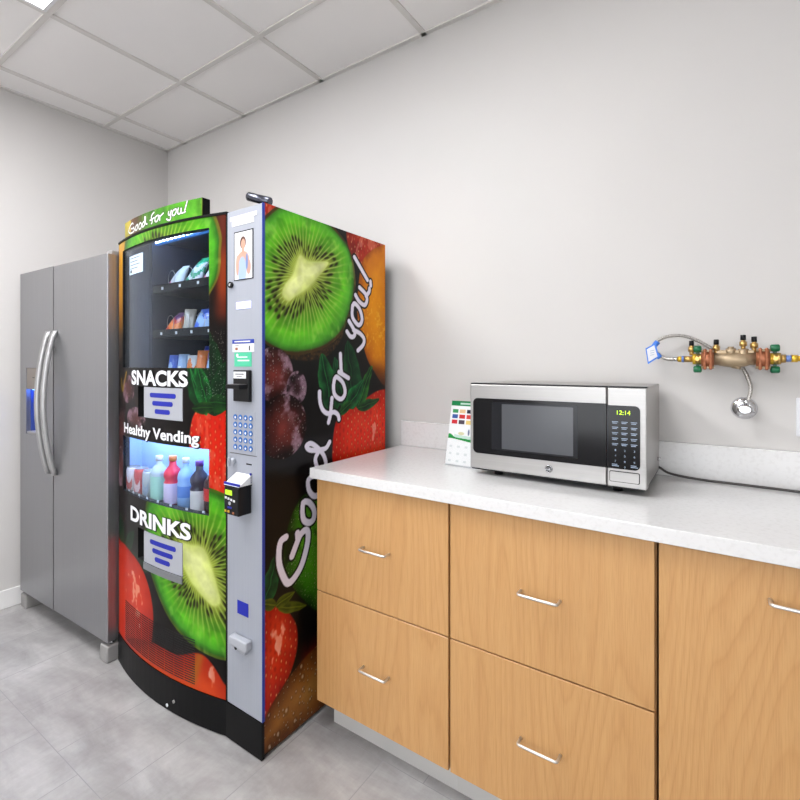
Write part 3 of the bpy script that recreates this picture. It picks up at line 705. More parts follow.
arcstrip(b, VX0, SW[0]-.004, KZ, VH-.008, .004, .028, M['black'], 3); arcstrip(b, SW[1]+.004, DX1, KZ, VH-.008, .004, .028, M['black'], 3)
for (x0, x1, z0, z1) in (FL1, FL2):
    arcstrip(b, VX0, x0-.004, z0, z1, .004, .028, M['black'], 4); arcstrip(b, x1+.004, DX1, z0, z1, .004, .028, M['black'], 4)
b.build('door_core', vm)
b = MB(); arcstrip(b, VX0, DX1+.006, VH-.007, VH+.001, -.003, .05, M['black'], 20); b.build('top_trim', vm)
b = MB(); arcstrip(b, VX0, -1.412, 0.004, KZ-.001, -.003, .05, M['black'], 20)
b.box((-1.412, 1.0745, .004), (VX1+.0008, 1.0868, KZ-.001), M['black']); b.cyl((-1.66, arcY(-1.66)-.008, .05), (-1.66, arcY(-1.66)-.004, .05), .006, M['fridge_foot'], n=10)
b.cyl((-1.70, arcY(-1.70)-.007, .022), (-1.70, arcY(-1.70)-.004, .022), .006, M['white'], n=10)
b.build('kick_plate', vm)
for nm, W in (('snack_window', SW), ('drink_window', DW)):
    b = MB(); arcstrip(b, W[0], W[1], W[2], W[3], .0055, .0095, M['glass'], 20); b.build(nm, vm, label='glass of the snack window' if W is SW else 'glass of the lit drinks window')
# sign on top
sg0, sg1 = -2.072, -1.522
xs = np.linspace(0, sg1-sg0, 400); zs = np.linspace(0, .064, 64)
sgn = MB(); arcstrip(sgn, sg0, sg1, VH+.0022, VH+.067, .0025, .034, M['black'], 20)
sgo = sgn.build('sign_topper', vm, label='curved green sign with handwritten Good for you!')
grid_mesh('sign_print', xs, zs, lambda X, Y: (X+sg0, 1.030+.047*((X+sg0+1.785)/.368)**2+.0015, Y+VH+.0026), paint_sign, M['print_front'], sgo)
# vent slots
b = MB(); s0 = .0
for r in range(19):
    for c in range(9):
        xa = -2.060+c*.0565; za = .144+r*.0088
        arcstrip(b, xa, xa+.0525, za, za+.0030, -.0012, .0006, M['matte'], 2)
b.build('vent_grille', vm, label='black slotted vent at foot of door')
# dispensing flaps
def flap(W, tilt):
    x0, x1, z0, z1 = W; b = MB(); xs0 = x0+.055
    arcstrip(b, x0, x1, z0, z1, .028, .030, M['matte'], 4)
    arcstrip(b, xs0, x1-.002, z0+.002, z1-.002, -.001, .002, M['silver2'], 8)
    if tilt: arcstrip(b, xs0, x1-.002, z0-.026, z0, -.004, .002, mat('flap_lip', (110, 112, 116), .4), 8)
    fo = b.build('dispensing_flap', vm, label='silver flap under '+('DRINKS' if tilt else 'SNACKS')+' with three blue bars')
    mid = (xs0+x1)/2+.006; b = MB()
    for k, (wd) in enumerate((.150, .115, .080)):
        zc = z1-.032-k*.031; arcstrip(b, mid-wd/2, mid+wd/2, zc-.009, zc+.009, -.0022, -.0012, M['blue2'], 6)
        for sx in (-1, 1):
            b.cyl((mid+sx*wd/2, arcY(mid+sx*wd/2)-.0022, zc), (mid+sx*wd/2, arcY(mid+sx*wd/2)-.0012, zc), .009, M['blue2'], n=14)
    b.build('blue_bars', fo)
flap(FL1, 0); flap(FL2, 1)
# lettering on the door
def letters(body, xc, zc, wd, ht, name, bold):
    for off, m, ext, nm in ((0, M['letter'], -.0045, name),):
        vs, fs = fit_text(body, wd, ht, bold, 1.0)
        b = MB(); P = [(xc+v.x, arcY(xc+v.x)-.0042, zc+v.y) for v in vs]; b.poly(P, fs, m)
        vs2, fs2 = fit_text(body, wd+.006, ht+.007, bold+.012, 1.0)
        P2 = [(xc+.0015+v.x, arcY(xc+v.x)-.0018, zc-.0015+v.y) for v in vs2]; b.poly(P2, fs2, M['matte'])
        b.build(nm, vm, label='white block lettering '+body)
letters('SNACKS', -1.782, 1.250, .392, .060, 'snacks_lettering', .036)
letters('DRINKS', -1.780, .692, .418, .062, 'drinks_lettering', .036)
letters('Healthy Vending', -1.798, 1.030, .535, .056, 'vending_lettering', .026)
# door sticker on the glass
b = MB(); arcstrip(b, -2.020, -1.890, 1.676, 1.752, .0035, .005, mat('pale_sticker', (190, 214, 236), .5), 6)
for k in range(4): arcstrip(b, -2.01, -1.915-.02*(k % 2), 1.740-k*.014, 1.743-k*.014, .0025, .0034, M['fridge_side'], 3)
arcstrip(b, -2.01, -1.995, 1.682, 1.694, .0025, .0034, M['blackp'], 2)
b.build('window_sticker', vm)
# interior: snacks
b = MB(); L = M['liner']
b.box((-2.125, 1.50, 1.215), (-1.445, 1.51, 1.825), L); b.box((-2.13, 1.09, 1.215), (-2.122, 1.50, 1.825), L); b.box((-1.452, 1.09, 1.215), (-1.445, 1.50, 1.825), L)
b.box((-2.13, 1.100, 1.820), (-1.445, 1.51, 1.826), L); b.box((-2.13, 1.100, 1.205), (-1.445, 1.51, 1.215), L)
b.box((-1.960, 1.11, 1.215), (-1.950, 1.50, 1.820), L); b.box((-2.122, 1.105, 1.215), (-1.960, 1.11, 1.820), L)
b.build('snack_compartment', vm, label='dark interior behind the snack window')
def tray(z, xt, par_name='snack_tray'):
    b = MB(); b.box((-1.948, 1.112, z-.022), (-1.454, 1.116, z+.010), M['blackp']); b.box((-1.948, 1.116, z-.022), (-1.454, 1.48, z-.019), M['black'])
    o = b.build(par_name, vm)
    for x in xt:
        q = MB(); q.box((x-.006, 1.1095, z-.012), (x+.005, 1.1118, z-.001), M['white']); q.build('price_tag', o)
        c = MB(); R = .044; pts = [(x-.052+.052+R*math.sin(a), 1.125+a*.0085, z-.019+R+.003-R*math.cos(a)) for a in np.linspace(0, 10*PI, 120)]
        c.tube(pts, .0013, M['handle'], n=5, sub=0); c.build('coil', o)
T1, T2, T3 = (-1.872, -1.748, -1.628), (-1.880, -1.773, -1.670, -1.56), (-1.875, -1.808, -1.742, -1.676, -1.61)
tray(1.622, T1+(-1.51,)); tray(1.436, T2)
b = MB(); b.box((-1.948, 1.112, 1.222), (-1.454, 1.116, 1.250), M['blackp']); b.box((-1.948, 1.116, 1.222), (-1.454, 1.48, 1.225), M['black']); b.build('snack_tray', vm)
b = MB(); b.box((-1.872, 1.078, 1.786), (-1.47, 1.092, 1.806), M['ledbar'])
for k in range(15): b.box((-1.862+k*.0265, 1.0750, 1.793), (-1.851+k*.0265, 1.078, 1.801), M['led'])
b.box((-1.93, 1.118, 1.812), (-1.47, 1.128, 1.8195), M['fill_led'])  # glowing strip hidden above the opening, added to brighten the snacks
b.build('led_strip', vm, label='blue white LED strip inside top of snack window, plus hidden added fill strip')
# interior: drinks
b = MB(); c_ = M['coldliner']
b.box((-2.128, 1.165, .700), (-1.450, 1.172, 1.060), c_); b.box((-2.136, 1.090, .700), (-2.128, 1.172, 1.060), c_); b.box((-1.450, 1.092, .700), (-1.443, 1.172, 1.060), c_)
b.box((-2.136, 1.092, 1.052), (-1.443, 1.172, 1.060), c_); b.build('drink_compartment', vm, label='brightly lit interior behind the drinks window')
b = MB(); arcstrip(b, -2.11, -1.455, .735, .758, .032, .036, M['blackp'], 8); b.box((-2.128, 1.082, .735), (-1.450, 1.165, .748), M['blackp'])
ds = b.build('drink_shelf', vm)
for x in (-2.060, -2.006, -1.945, -1.874, -1.792, -1.707, -1.615, -1.53):
    q = MB(); arcstrip(q, x-.006, x+.006, .758, .772, .013, .015, M['white'], 1); q.build('price_tag', ds)
b = MB(); b.box((-2.10, 1.080, 1.040), (-1.46, 1.10, 1.048), M['coldled']); b.build('drink_lamp', vm)
# control column
CF = 1.077
b = MB(); b.box((-1.4075, CF, KZ), (VX1-.0006, 1.086, VH-.004), M['silver'], .001, 1); b.build('control_column', vm, label='silver payment column at right of the front')
b = MB(); b.box((VX1-.0005, CF+.0005, KZ), (VX1+.0012, CF+.0115, VH-.002), M['blue']); b.build('edge_trim', vm, label='blue edge strip down front corner')
b = MB(); b.box((DX1, 1.0795, KZ), (-1.4078, 1.088, VH-.004), M['matte']); b.build('door_gap', vm)
def colbox(name, x0, x1, z0, z1, m, t=.0015, **kw):
    b = MB(); b.box((x0, CF-t, z0), (x1, CF, z1), m); return b.build(name, vm, **kw)
b = MB(); b.box((-1.392, CF-.0012, 1.798), (-1.254, CF, 1.812), M['white']); b.box((-1.381, CF-.0012, 1.778), (-1.268, CF, 1.7955), M['white']); b.build('header_label', vm)
po = MB(); po.box((-1.370, CF-.0015, 1.590), (-1.271, CF, 1.757), M['blackp'], 0); po = po.build('advert_frame', vm)
grid_mesh('advert_poster', np.linspace(0, 1, 70), np.linspace(0, 1, 120), lambda X, Y: (-1.366+X*.091, np.full(X.shape, CF-.0019), 1.593+Y*.160), paint_poster, M['paper'], po, label='small picture of a person in a pale blue top holding a bottle')
b = MB(); b.cyl((-1.385, CF, 1.578), (-1.385, CF-.008, 1.578), .011, M['blackp']); b.cyl((-1.385, CF-.008, 1.578), (-1.385, CF-.009, 1.578), .005, M['chrome'], n=12); b.build('cylinder_lock', vm)
colbox('display_screen', -1.358, -1.283, 1.492, 1.516, mat('display', (205, 205, 240), .4, emit=(200, 200, 255), estr=.55), label='pale lit display strip')
st = colbox('payment_sticker', -1.378, -1.266, 1.346, 1.388, M['white'])
b = MB(); b.box((-1.378, CF-.0024, 1.374), (-1.266, CF-.0015, 1.388), M['blue']); b.box((-1.366, CF-.003, 1.379), (-1.285, CF-.0024, 1.383), M['white'])
b.box((-1.362, CF-.0024, 1.352), (-1.350, CF-.0015, 1.361), M['copper']); b.box((-1.292, CF-.0024, 1.350), (-1.286, CF-.0015, 1.366), M['cord']); b.box((-1.362, CF-.0024, 1.366), (-1.345, CF-.0015, 1.368), M['cord']); b.build('sticker_print', st)
tq = mat('green_sticker', (70, 182, 142), .5)
st = colbox('green_sticker', -1.368, -1.280, 1.296, 1.344, tq, label='green sticker with white print')
b = MB(); b.box((-1.350, CF-.0022, 1.314), (-1.290, CF-.0015, 1.319), M['white']); b.box((-1.352, CF-.0022, 1.326), (-1.300, CF-.0015, 1.330), M['white']); b.cyl((-1.352, CF-.0015, 1.334), (-1.352, CF-.0022, 1.334), .006, M['white'], n=10); b.build('sticker_print', st)
b = MB(); b.box((-1.360, CF-.014, 1.178), (-1.278, CF, 1.284), M['blackp'], .003); 
ba = b.build('bill_acceptor', vm)
b = MB(); b.box((-1.355, CF-.0155, 1.256), (-1.292, CF-.014, 1.279), M['white']); b.box((-1.345, CF-.0162, 1.269), (-1.302, CF-.0155, 1.272), M['cord']); b.box((-1.338, CF-.0162, 1.262), (-1.312, CF-.0155, 1.264), M['cord']); b.build('note_label', ba)
b = MB(); b.box((-1.357, CF-.046, 1.222), (-1.286, CF-.014, 1.236), M['blackp'], .001); b.box((-1.355, CF-.044, 1.2362), (-1.288, CF-.014, 1.2372), M['fridge_side']); b.build('note_lip', ba)
b = MB(); b.box((-1.385, CF-.0008, 1.000), (-1.262, CF, 1.145), M['silver']); kp = b.build('keypad', vm)
for r in range(5):
    for c in range(4):
        x = -1.362+c*.0265; z = 1.123-r*.0255
        q = MB(); q.cyl((x, CF-.0008, z), (x, CF-.004, z), .0095, mat('key_blue', (44, 104, 176), .4) if 'kb' not in M else M['kb'], n=16, bev=.001)
        if 'kb' not in M: M['kb'] = q.mats[0]
        q.cyl((x+.002, CF-.004, z-.001), (x+.002, CF-.0043, z-.001), .0042, M['white'], n=8); q.build('keypad_button', kp)
colbox('panel_seam', -1.393, -1.254, .997, .999, M['fridge_side'], .0008)
b = MB(); b.cyl((-1.372, CF, .970), (-1.372, CF-.016, .970), .012, M['silver2'], n=18, bev=.002); b.box((-1.375, CF-.026, .955), (-1.369, CF-.016, .985), M['silver2'], .001); b.build('coin_return_knob', vm)
colbox('coin_slot', -1.306, -1.280, .966, .970, M['matte'], .0012)
b = MB(); b.box((-1.356, CF-.055, .899), (-1.278, CF, .903), M['blackp']); b.poly([(-1.356, CF-.055, .903), (-1.278, CF-.055, .903), (-1.278, CF-.004, .934), (-1.356, CF-.004, .934), (-1.356, CF, .934), (-1.278, CF, .934), (-1.356, CF, .903), (-1.278, CF, .903)],
   [(0, 1, 2, 3), (3, 2, 5, 4), (1, 7, 5, 2), (0, 3, 4, 6)], M['white']); b.box((-1.356, CF-.0535, .9045), (-1.278, CF-.049, .912), M['blue2']); b.box((-1.284, CF-.006, .905), (-1.278, CF-.002, .94), M['blue2']); b.build('reader_hood', vm, label='white and blue hood above the card reader')
b = MB(); b.box((-1.354, CF-.055, .806), (-1.280, CF, .8985), M['blackp'], .004); cr_ = b.build('card_reader', vm, label='black card reader box with green screen')
b = MB(); y = CF-.0562; b.box((-1.346, y, .872), (-1.312, CF-.055, .888), mat('reader_screen', (150, 200, 30), .4, emit=(150, 210, 20), estr=.6)); b.build('reader_screen', cr_)
b = MB()
for k, (x, z, m) in enumerate(((-1.348, .862, M['white']), (-1.334, .860, M['white']), (-1.320, .858, M['white']), (-1.306, .856, M['white']), (-1.334, .818, M['yellow']), (-1.310, .816, M['copper']), (-1.350, .818, M['yellow']))): b.box((x, y, z-.004), (x+.009, CF-.055, z+.003), m)
b.box((-1.334, y, .828), (-1.314, CF-.055, .834), M['blue2']); b.cyl((-1.324, CF-.055, .845), (-1.324, y, .845), .006, M['silver2'], n=12); b.build('reader_keys', cr_)
b = MB(); b.box((-1.353, CF-.0015, .452), (-1.296, CF, .498), M['blue2'], .0006, 1); b.build('blue_emblem', vm)
b = MB(); b.box((-1.366, CF-.028, .352), (-1.276, CF, .384), M['silver2'], .006, 3); b.box((-1.366, CF-.018, .334), (-1.294, CF, .352), M['silver2'], .004, 2)
dh = b.build('door_lock_handle', vm); b = MB(); b.cyl((-1.340, CF-.018, .344), (-1.340, CF-.0195, .344), .006, M['blackp'], n=12); b.build('keyhole', dh)

# tube on top
t = thing('metal_tube', 'short dark chrome tube tilted on top front corner of the vending machine', 'tube', (-1.29, 1.15, VH))
b = MB(); b.cyl((-.070, -.02, .058), (.020, .0, .0265), .0155, M['gun'], n=24, bev=.002); b.build('tube_body', t)
b = MB(); b.cyl((-.0713, -.0203, .0584), (-.0699, -.02, .0580), .0130, M['matte'], n=20); b.build('end_cap', t)
b = MB(); b.box((-.02, -.02, 0), (.03, .014, .006), M['black']); b.box((-.004, -.014, .006), (.012, .006, .026), M['black']); b.build('tube_stand', t)

# snacks
def bag(label, x, z, wd, ht, th, bands, rz=0, y=1.150, lean=.34, sail=0, name='snack_bag', cat='snack bag', group='snack bags in the vending machine'):
    nx, nz = 12, 18; b = MB(); vs = []; fs = []; ms = []
    for side in (-1, 1):
        for j in range(nz+1):
            v = j/nz*2-1
            for i in range(nx+1):
                u = i/nx*2-1
                th_ = th*(max(0, 1-u*u)**.5)*(max(0, 1-abs(v/.9)**2.4) if abs(v) < .9 else 0)**.6
                th_ = max(th_, .0008)+.0015*math.sin(9*u+4*v)*(1-abs(u))
                xr = u*wd/2*(1-.07*math.cos(v*1.4)); v01 = (v+1)/2
                if sail: xr = -wd/2+sail*wd*v01+(u+1)/2*wd*(1-sail*v01)
                vs.append((xr, side*th_/2, v01*ht))
    n1 = (nx+1)*(nz+1)
    for s_ in (0, 1):
        for j in range(nz):
            for i in range(nx):
                a = s_*n1+j*(nx+1)+i; q = (a, a+1, a+nx+2, a+nx+1); fs.append(q if s_ == 0 else q[::-1])
    for j in range(nz):
        for i in (0, nx):
            a = j*(nx+1)+i; fs.append((a, a+nx+1, n1+a+nx+1, n1+a))
    for i in range(nx):
        for j in (0, nz):
            a = j*(nx+1)+i; fs.append((a, a+1, n1+a+1, n1+a))
    mats_ = []
    for lim, c in bands: mats_.append((lim, c))
    b.poly(vs, fs, mats_[0][1], True)
    for m_ in mats_: b.mi(m_[1])
    b.bm.faces.ensure_lookup_table()
    for f in b.bm.faces:
        c = f.calc_center_median(); v = c.z/ht; u = c.x/wd
        for lim, m_ in mats_:
            if v+.18*math.sin(u*7) <= lim: f.material_index = b.mats.index(m_); break
        else: f.material_index = b.mats.index(mats_[-1][1])
    o = b.build(name); o.location = (x, y, z); o.rotation_euler = (-lean, 0, rz); tag(o, label, cat, group); return o
def pm(n, c): M[n] = mat(n, c, .32, 0, .3); return M[n]
pk = pm('pack_pink', (206, 60, 120)); wh = pm('pack_white', (222, 226, 228)); gn = pm('pack_green', (40, 160, 110)); og = pm('pack_orange', (222, 120, 50)); rd = pm('pack_red', (190, 50, 40))
pu = pm('pack_purple', (110, 60, 120)); sv = pm('pack_silver', (160, 152, 140)); bl = pm('pack_blue', (60, 100, 200)); lb = pm('pack_pale_blue', (150, 180, 220)); nb = pm('pack_navy', (30, 40, 70)); db = pm('pack_deep_blue', (20, 60, 190))
zt1, zt2 = 1.622-.0185, 1.436-.0185
bag('white snack bag with pink base, left on the top shelf of the machine', T1[0], zt1, .100, .128, .036, [(.28, pk), (1, wh)], .12, lean=.42, sail=.6)
bag('white and green snack bag, tallest on the top shelf of the machine', T1[1], zt1, .105, .150, .038, [(.22, gn), (.45, wh), (.62, gn), (.80, wh), (1, gn)], .12, lean=.42, sail=.6)
bag('white snack bag with faint pink base, at right end of the top shelf', T1[2], zt1, .100, .140, .036, [(.2, pk), (1, wh)], .12, lean=.42, sail=.6)
bag('orange and red snack bag on the middle shelf of the machine', T2[0], zt2, .104, .116, .040, [(.25, rd), (.62, og), (.8, rd), (1, pu)], .2, lean=.42, sail=.5)
bag('slim silver grey snack pack on the middle shelf', T2[1]+.02, zt2, .05, .120, .018, [(1, sv)], .7)
bag('blue and white snack bag on the middle shelf', T2[2], zt2, .100, .112, .036, [(.3, bl), (.75, lb), (1, bl)], .2, lean=.3, sail=.25)
zt3 = 1.2255
bag('pale blue snack bar at left end of the lowest snack shelf', T3[0], zt3, .046, .125, .020, [(.55, lb), (1, bl)], .6, name='snack_bar', cat='snack bar', group='snack bars on the lowest snack shelf')
bag('white and pale blue snack bar, second from left on the lowest snack shelf', T3[1], zt3, .046, .128, .020, [(.4, wh), (1, lb)], .6, name='snack_bar', cat='snack bar', group='snack bars on the lowest snack shelf')
bag('yellow orange snack bar in the middle of the lowest snack shelf', T3[2], zt3, .046, .122, .020, [(.7, og), (1, wh)], .6, name='snack_bar', cat='snack bar', group='snack bars on the lowest snack shelf')
bag('bright orange snack bar on the lowest snack shelf', T3[3], zt3, .050, .142, .022, [(1, og)], .6, name='snack_bar', cat='snack bar', group='snack bars on the lowest snack shelf')
bag('lilac snack bar at right end of the lowest snack shelf', T3[4], zt3, .046, .132, .020, [(.6, lb), (1, pu)], .6, name='snack_bar', cat='snack bar', group='snack bars on the lowest snack shelf')
bag('deep blue snack bag standing behind the bars on the lowest snack shelf', -1.735, zt3, .10, .165, .03, [(1, db)], .2, y=1.215)
# drinks
def liquid(n, c, rough=.15): return pm(n, c) if n not in M else M[n]
DZ, DY = .7482, 1.1245
def can(label, x, c1, c2):
    t = thing('drink_can', label, 'can', (x, DY-.018, DZ), group='drinks in the vending machine')
    r = .030; b = MB(); b.lathe([(r*.8, 0), (r, .008), (r, .098), (r*.84, .110)], c1, n=28); b.build('can_body', t)
    b = MB(); b.lathe([(r*.86, .110), (r*.86, .1125), (r*.78, .1125), (r*.77, .111)], M['handle'], n=24); b.build('can_lid', t)
    b = MB(); 
    vs = []; fs = []
    for i in range(9):
        a = -PI/2+(i/8-.5)*1.7
        for zz in (.03+.02*math.sin(i*.8), .065+.02*math.sin(i*.8)): vs.append((math.cos(a)*(r+.0006), math.sin(a)*(r+.0006), zz))
    for i in range(8): fs.append((2*i, 2*i+2, 2*i+3, 2*i+1))
    b.poly(vs, fs, c2, True); b.build('can_label', t)
def bottle(label, x, h, r, prof, body, cap, lab=None, lz=(.3, .6), dy=0, tilt=0):
    t = thing('drink_bottle', label, 'bottle', (x, DY-.018+dy, DZ), group='drinks in the vending machine')
    b = MB(); b.lathe([(rr*r, zz*h) for rr, zz in prof], body, n=28); b.build('bottle_body', t)
    nr = prof[-1][0]*r; b = MB(); b.lathe([(nr*1.22, h+.0002), (nr*1.22, h+.017), (nr*1.08, h+.020)], cap, n=24); b.build('cap', t)
    if lab:
        b = MB(); b.lathe([(r*1.012, lz[0]*h), (r*1.012, lz[1]*h)], lab, n=28, caps=False)
        b.build('label', t)
std = [(.85, 0), (1, .03), (1, .55), (.93, .60), (1, .66), (.9, .76), (.55, .88), (.36, .92), (.36, 1)]
waist = [(.85, 0), (1, .03), (1, .50), (.84, .56), (1, .64), (1, .72), (.8, .80), (.42, .90), (.38, 1)]
can('red and white drink can at left end of the lit drinks shelf', -2.088, pm('can_white', (222, 210, 214)), rd)
can('red drink can, second on the lit drinks shelf', -2.024, pm('can_red', (196, 36, 44)), pm('can_pale', (230, 190, 190)))
can('tall grey drink can beside the pale green bottle', -1.958, pm('can_grey', (176, 180, 182)), M['key'])
bottle('pale green drink bottle with white cap in the drinks window', -1.888, .160, .034, std, pm('drink_clear', (190, 206, 214)), wh, pm('lab_mint', (170, 220, 196)), (.03, .62))
bottle('pink red drink bottle with orange cap in the drinks window', -1.790, .170, .034, waist, pm('drink_red', (228, 40, 70)), og, pm('lab_lilac', (226, 206, 232)), (.03, .50))
bottle('clear blue water bottle with white cap in the drinks window', -1.700, .172, .032, std, pm('drink_water', (150, 186, 232)), wh, pm('lab_blue', (96, 140, 214)), (.25, .50))
bottle('dark drink bottle with white label and purple cap in the drinks window', -1.612, .172, .034, waist, pm('drink_dark', (46, 34, 50)), pm('cap_purple', (112, 50, 140)), pm('lab_cream', (216, 208, 200)), (.06, .48))
bottle('red labelled drink bottle at right end of the drinks window', -1.530, .165, .033, std, pm('drink_cola', (60, 24, 22)), rd, pm('lab_red', (206, 40, 34)), (.35, .62))

# ================================================================ base cabinets and counter
YC = 1.290; CZ0, CZ1 = .103, .893
def cabinet(x0, x1, label, doors):
    t = thing('base_cabinet', label, 'cabinet', (x0, YC, 0), group='wood veneer base cabinets')
    W = x1-x0; D = YW-YC-.012
    b = MB(); b.box((.004, .021, CZ0), (W-.004, D, CZ1), M['dark']); b.box((0.001, .021, CZ0), (.004, D, CZ1), M['wood']); b.box((W-.004, .021, CZ0), (W-.001, D, CZ1), M['wood']); b.build('body', t)
    b = MB(); b.box((.028 if doors != 'first' else .03, .062, 0), (W, .078, CZ0), M['toe'], 0) if doors == 'first' else b.box((0, .062, 0), (W, .078, CZ0), M['toe']); b.box((0.03, .078, 0), (W, .3, CZ0), M['dark']); b.build('toe_kick', t)
    def front(name, z0, z1, hz, lab=None):
        b = MB(); g = .0030; b.box((g, 0, z0), (W-g, .019, z1), M['wood'], .0012, 1)
        kw = {'label': lab} if lab else {}
        f = b.build(name, t, **kw)
        c = W/2; h = MB(); hw = .051
        h.tube([(c-hw, 0, hz), (c-hw, -.024, hz), (c-hw+.0015, -.028, hz), (c-hw+.006, -.030, hz), (c, -.0305, hz), (c+hw-.006, -.030, hz), (c+hw-.0015, -.028, hz), (c+hw, -.024, hz), (c+hw, 0, hz)], .0038, M['nickel'], n=10, sub=0)
        h.build('bar_handle', f)
    if doors == 'door': front('door', CZ0, CZ1, .818)
    else:
        front('drawer', .4990, CZ1, .696, 'upper drawer'); front('drawer', CZ0, .4950, .300, 'lower drawer')
cabinet(-1.1844, -.657, 'two drawer wooden cabinet at left end, next to the vending machine', 'first')
cabinet(-.6565, -.1265, 'two drawer wooden cabinet in the middle, below the microwave', 'drawers')
cabinet(-.1240, .382, 'wooden cabinet with one tall front, cut off at right edge', 'door')
ct = thing('countertop', 'white speckled quartz countertop running over the wooden cabinets', 'countertop', (0, 0, 0))
b = MB(); b.box((-1.197, 1.268, .899), (.40, YW-.001, .935), M['quartz'], .002, 2); b.box((-1.17, YC+.03, .8935), (.38, YW-.03, .899), M['dark']); b.build('worktop', ct)
b = MB(); b.box((-1.197, YW-.021, .9352), (.40, YW-.001, 1.047), M['quartz'], .0015, 1); tag(b.build('backsplash'), 'low white quartz backsplash strip along the wall behind the counter', 'backsplash')

# ================================================================ microwave
mw = thing('microwave', 'stainless steel microwave with black glass door standing on the white counter', 'microwave', (-.695, 1.520, .935))
W, D, Z0, Z1 = .524, .345, .021, .304
b = MB(); b.box((.003, .034, Z0), (W-.003, D, Z1), M['mw_case'], .003); b.build('casing', mw)
b = MB(); b.box((.006, .002, Z0-.003), (W-.004, D-.01, Z0+.002), M['blackp']); b.box((0, .004, Z1-.002), (W, .034, Z1+.002), M['blackp']); b.build('black_edge', mw)
for x in (.08, W-.08):
    for y in (.05, D-.05):
        b = MB(); b.cyl((x, y, 0), (x, y, Z0-.003), .014, M['blackp'], n=14); b.build('foot', mw)
SMX = .423
b = MB(); b.box((0, 0, Z0), (SMX-.001, .034, Z1-.002), M['mw_steel'], .003, 2); dr = b.build('door', mw)
def rrect(x0, x1, z0, z1, r, corners='all', n=6):
    P = []
    for (cx, cz, a0, key) in ((x1, z1, 0, 'tr'), (x0, z1, 90, 'tl'), (x0, z0, 180, 'bl'), (x1, z0, 270, 'br')):
        if corners == 'all' or key in corners:
            sx = -r if 'r' in key else r; sz = -r if 't' in key else r
            for i in range(n+1): a = math.radians(a0+90*i/n); P.append((cx+sx+r*math.cos(a), cz+sz+r*math.sin(a)))
        else: P.append((cx, cz))
    return P
b = MB(); b.prism(rrect(.012, SMX-.001, .073, .256, .016, ('tl', 'bl')), -.0035, .001, M['mw_black']); gl = b.build('glass_front', dr)
b = MB(); b.prism(rrect(.077, .345, .073+.017, .256-.010, .003), -.0040, -.0034, M['mw_win2']); b.prism(rrect(.112, .332, .095, .240, .002), -.0044, -.0038, M['mw_window']); b.build('viewing_window', gl) if False else b.build('viewing_window', dr)
b = MB(); b.cyl((.260, 0, .048), (.260, -.002, .048), .0115, M['blackp'], n=28); b.lathe([(.0108, 0), (.0108, .0006), (.0094, .0006), (.0094, 0)], M['chrome'], M4=Matrix.Translation((.260, -.0021, .048)) @ Matrix.Rotation(PI/2, 4, 'X'), n=28, caps=False)
vs, fs = fit_text('GE', .0125, .0085, .01); b.poly([(.260+v.x, -.0026, .048+v.y) for v in vs], fs, M['chrome']); b.build('round_logo', dr)
b = MB(); b.box((SMX+.001, 0, Z0), (W, .034, Z1-.002), M['mw_steel'], .003, 2); cp = b.build('control_panel', mw)
b = MB(); b.prism(rrect(SMX+.001, .508, .073, .252, .014, ('tr', 'br')), -.0035, .001, M['mw_black']); b.build('keypad_glass', cp)
b = MB(); vs, fs = fit_text('12:14', .034, .012, .0); b.poly([(.467+v.x, -.0042, .2325+v.y) for v in vs], fs, M['green_led']); b.build('clock_display', cp, label='green clock digits 12:14')
b = MB()
for r in range(5):
    for c in range(3):
        x = .437+c*.024; z = .205-r*.0155
        for q in range(2): b.box((x+.001*q, -.0040, z-q*.004), (x+.016-.003*q, -.0034, z-q*.004+.0018), M['key'])
for r in range(3):
    for c in range(3):
        vs, fs = fit_text(str(r*3+c+1), .0035, .0055); b.poly([(.446+c*.024+v.x, -.0040, .1255-r*.0155+v.y) for v in vs], fs, M['key'])
vs, fs = fit_text('0', .0035, .0055); b.poly([(.470+v.x, -.0040, .079+v.y) for v in vs], fs, M['key'])
for x in (.437, .485): b.box((x, -.0040, .080), (x+.018, -.0034, .0820), M['key']); b.box((x, -.0040, .0845), (x+.014, -.0034, .0862), M['key'])
b.build('key_print', cp)
b = MB(); b.prism(rrect(.430, .507, .035, .066, .004), -.0012, .001, M['blackp']); b.prism(rrect(.4320, .505, .037, .064, .003), -.004, -.001, M['mw_steel']); b.build('door_button', cp)
b = MB(); b.cyl((W-.003, D-.05, .062), (W+.006, D-.05, .062), .006, M['chrome'], n=12); b.build('side_screw', mw)
b = MB(); b.tube([(-.190, 1.846, .966), (-.172, 1.855, .962), (-.14, 1.853, .946), (-.06, 1.848, .9392), (.03, 1.842, .9392), (.12, 1.838, .9392), (.22, 1.83, .9392), (.34, 1.84, .9392)], .0038, M['cord'], n=8)
tag(b.build('power_cord'), 'thin dark power cord lying on the counter right of the microwave', 'cord')

# menu card in a clear holder
cdt = thing('menu_card_stand', 'green and white menu card in a clear stand left of the microwave', 'card stand', (-.836, 1.604, .9352), math.radians(-3))
acr = glass_mat('clear_acrylic', (254, 254, 254), .01)
cw, chh, ln = .128, .228, .050
grid_mesh('menu_card', np.linspace(0, 1, 130), np.linspace(0, 1, 220), lambda X, Y: (.002+X*(cw-.004), .003+ln*Y, .004+chh*Y), paint_card, M['paper'], cdt)
b = MB(); f = lambda y, t_: (0, y, t_)
b.poly([(0, .0045, .002), (cw, .0045, .002), (cw, .0045+ln, chh), (0, .0045+ln, chh), (0, .0065, .002), (cw, .0065, .002), (cw, .0065+ln, chh), (0, .0065+ln, chh)], [(0, 1, 2, 3), (7, 6, 5, 4), (0, 4, 5, 1), (2, 6, 7, 3), (1, 5, 6, 2), (0, 3, 7, 4)], M['white']); b.build('card_back', cdt)
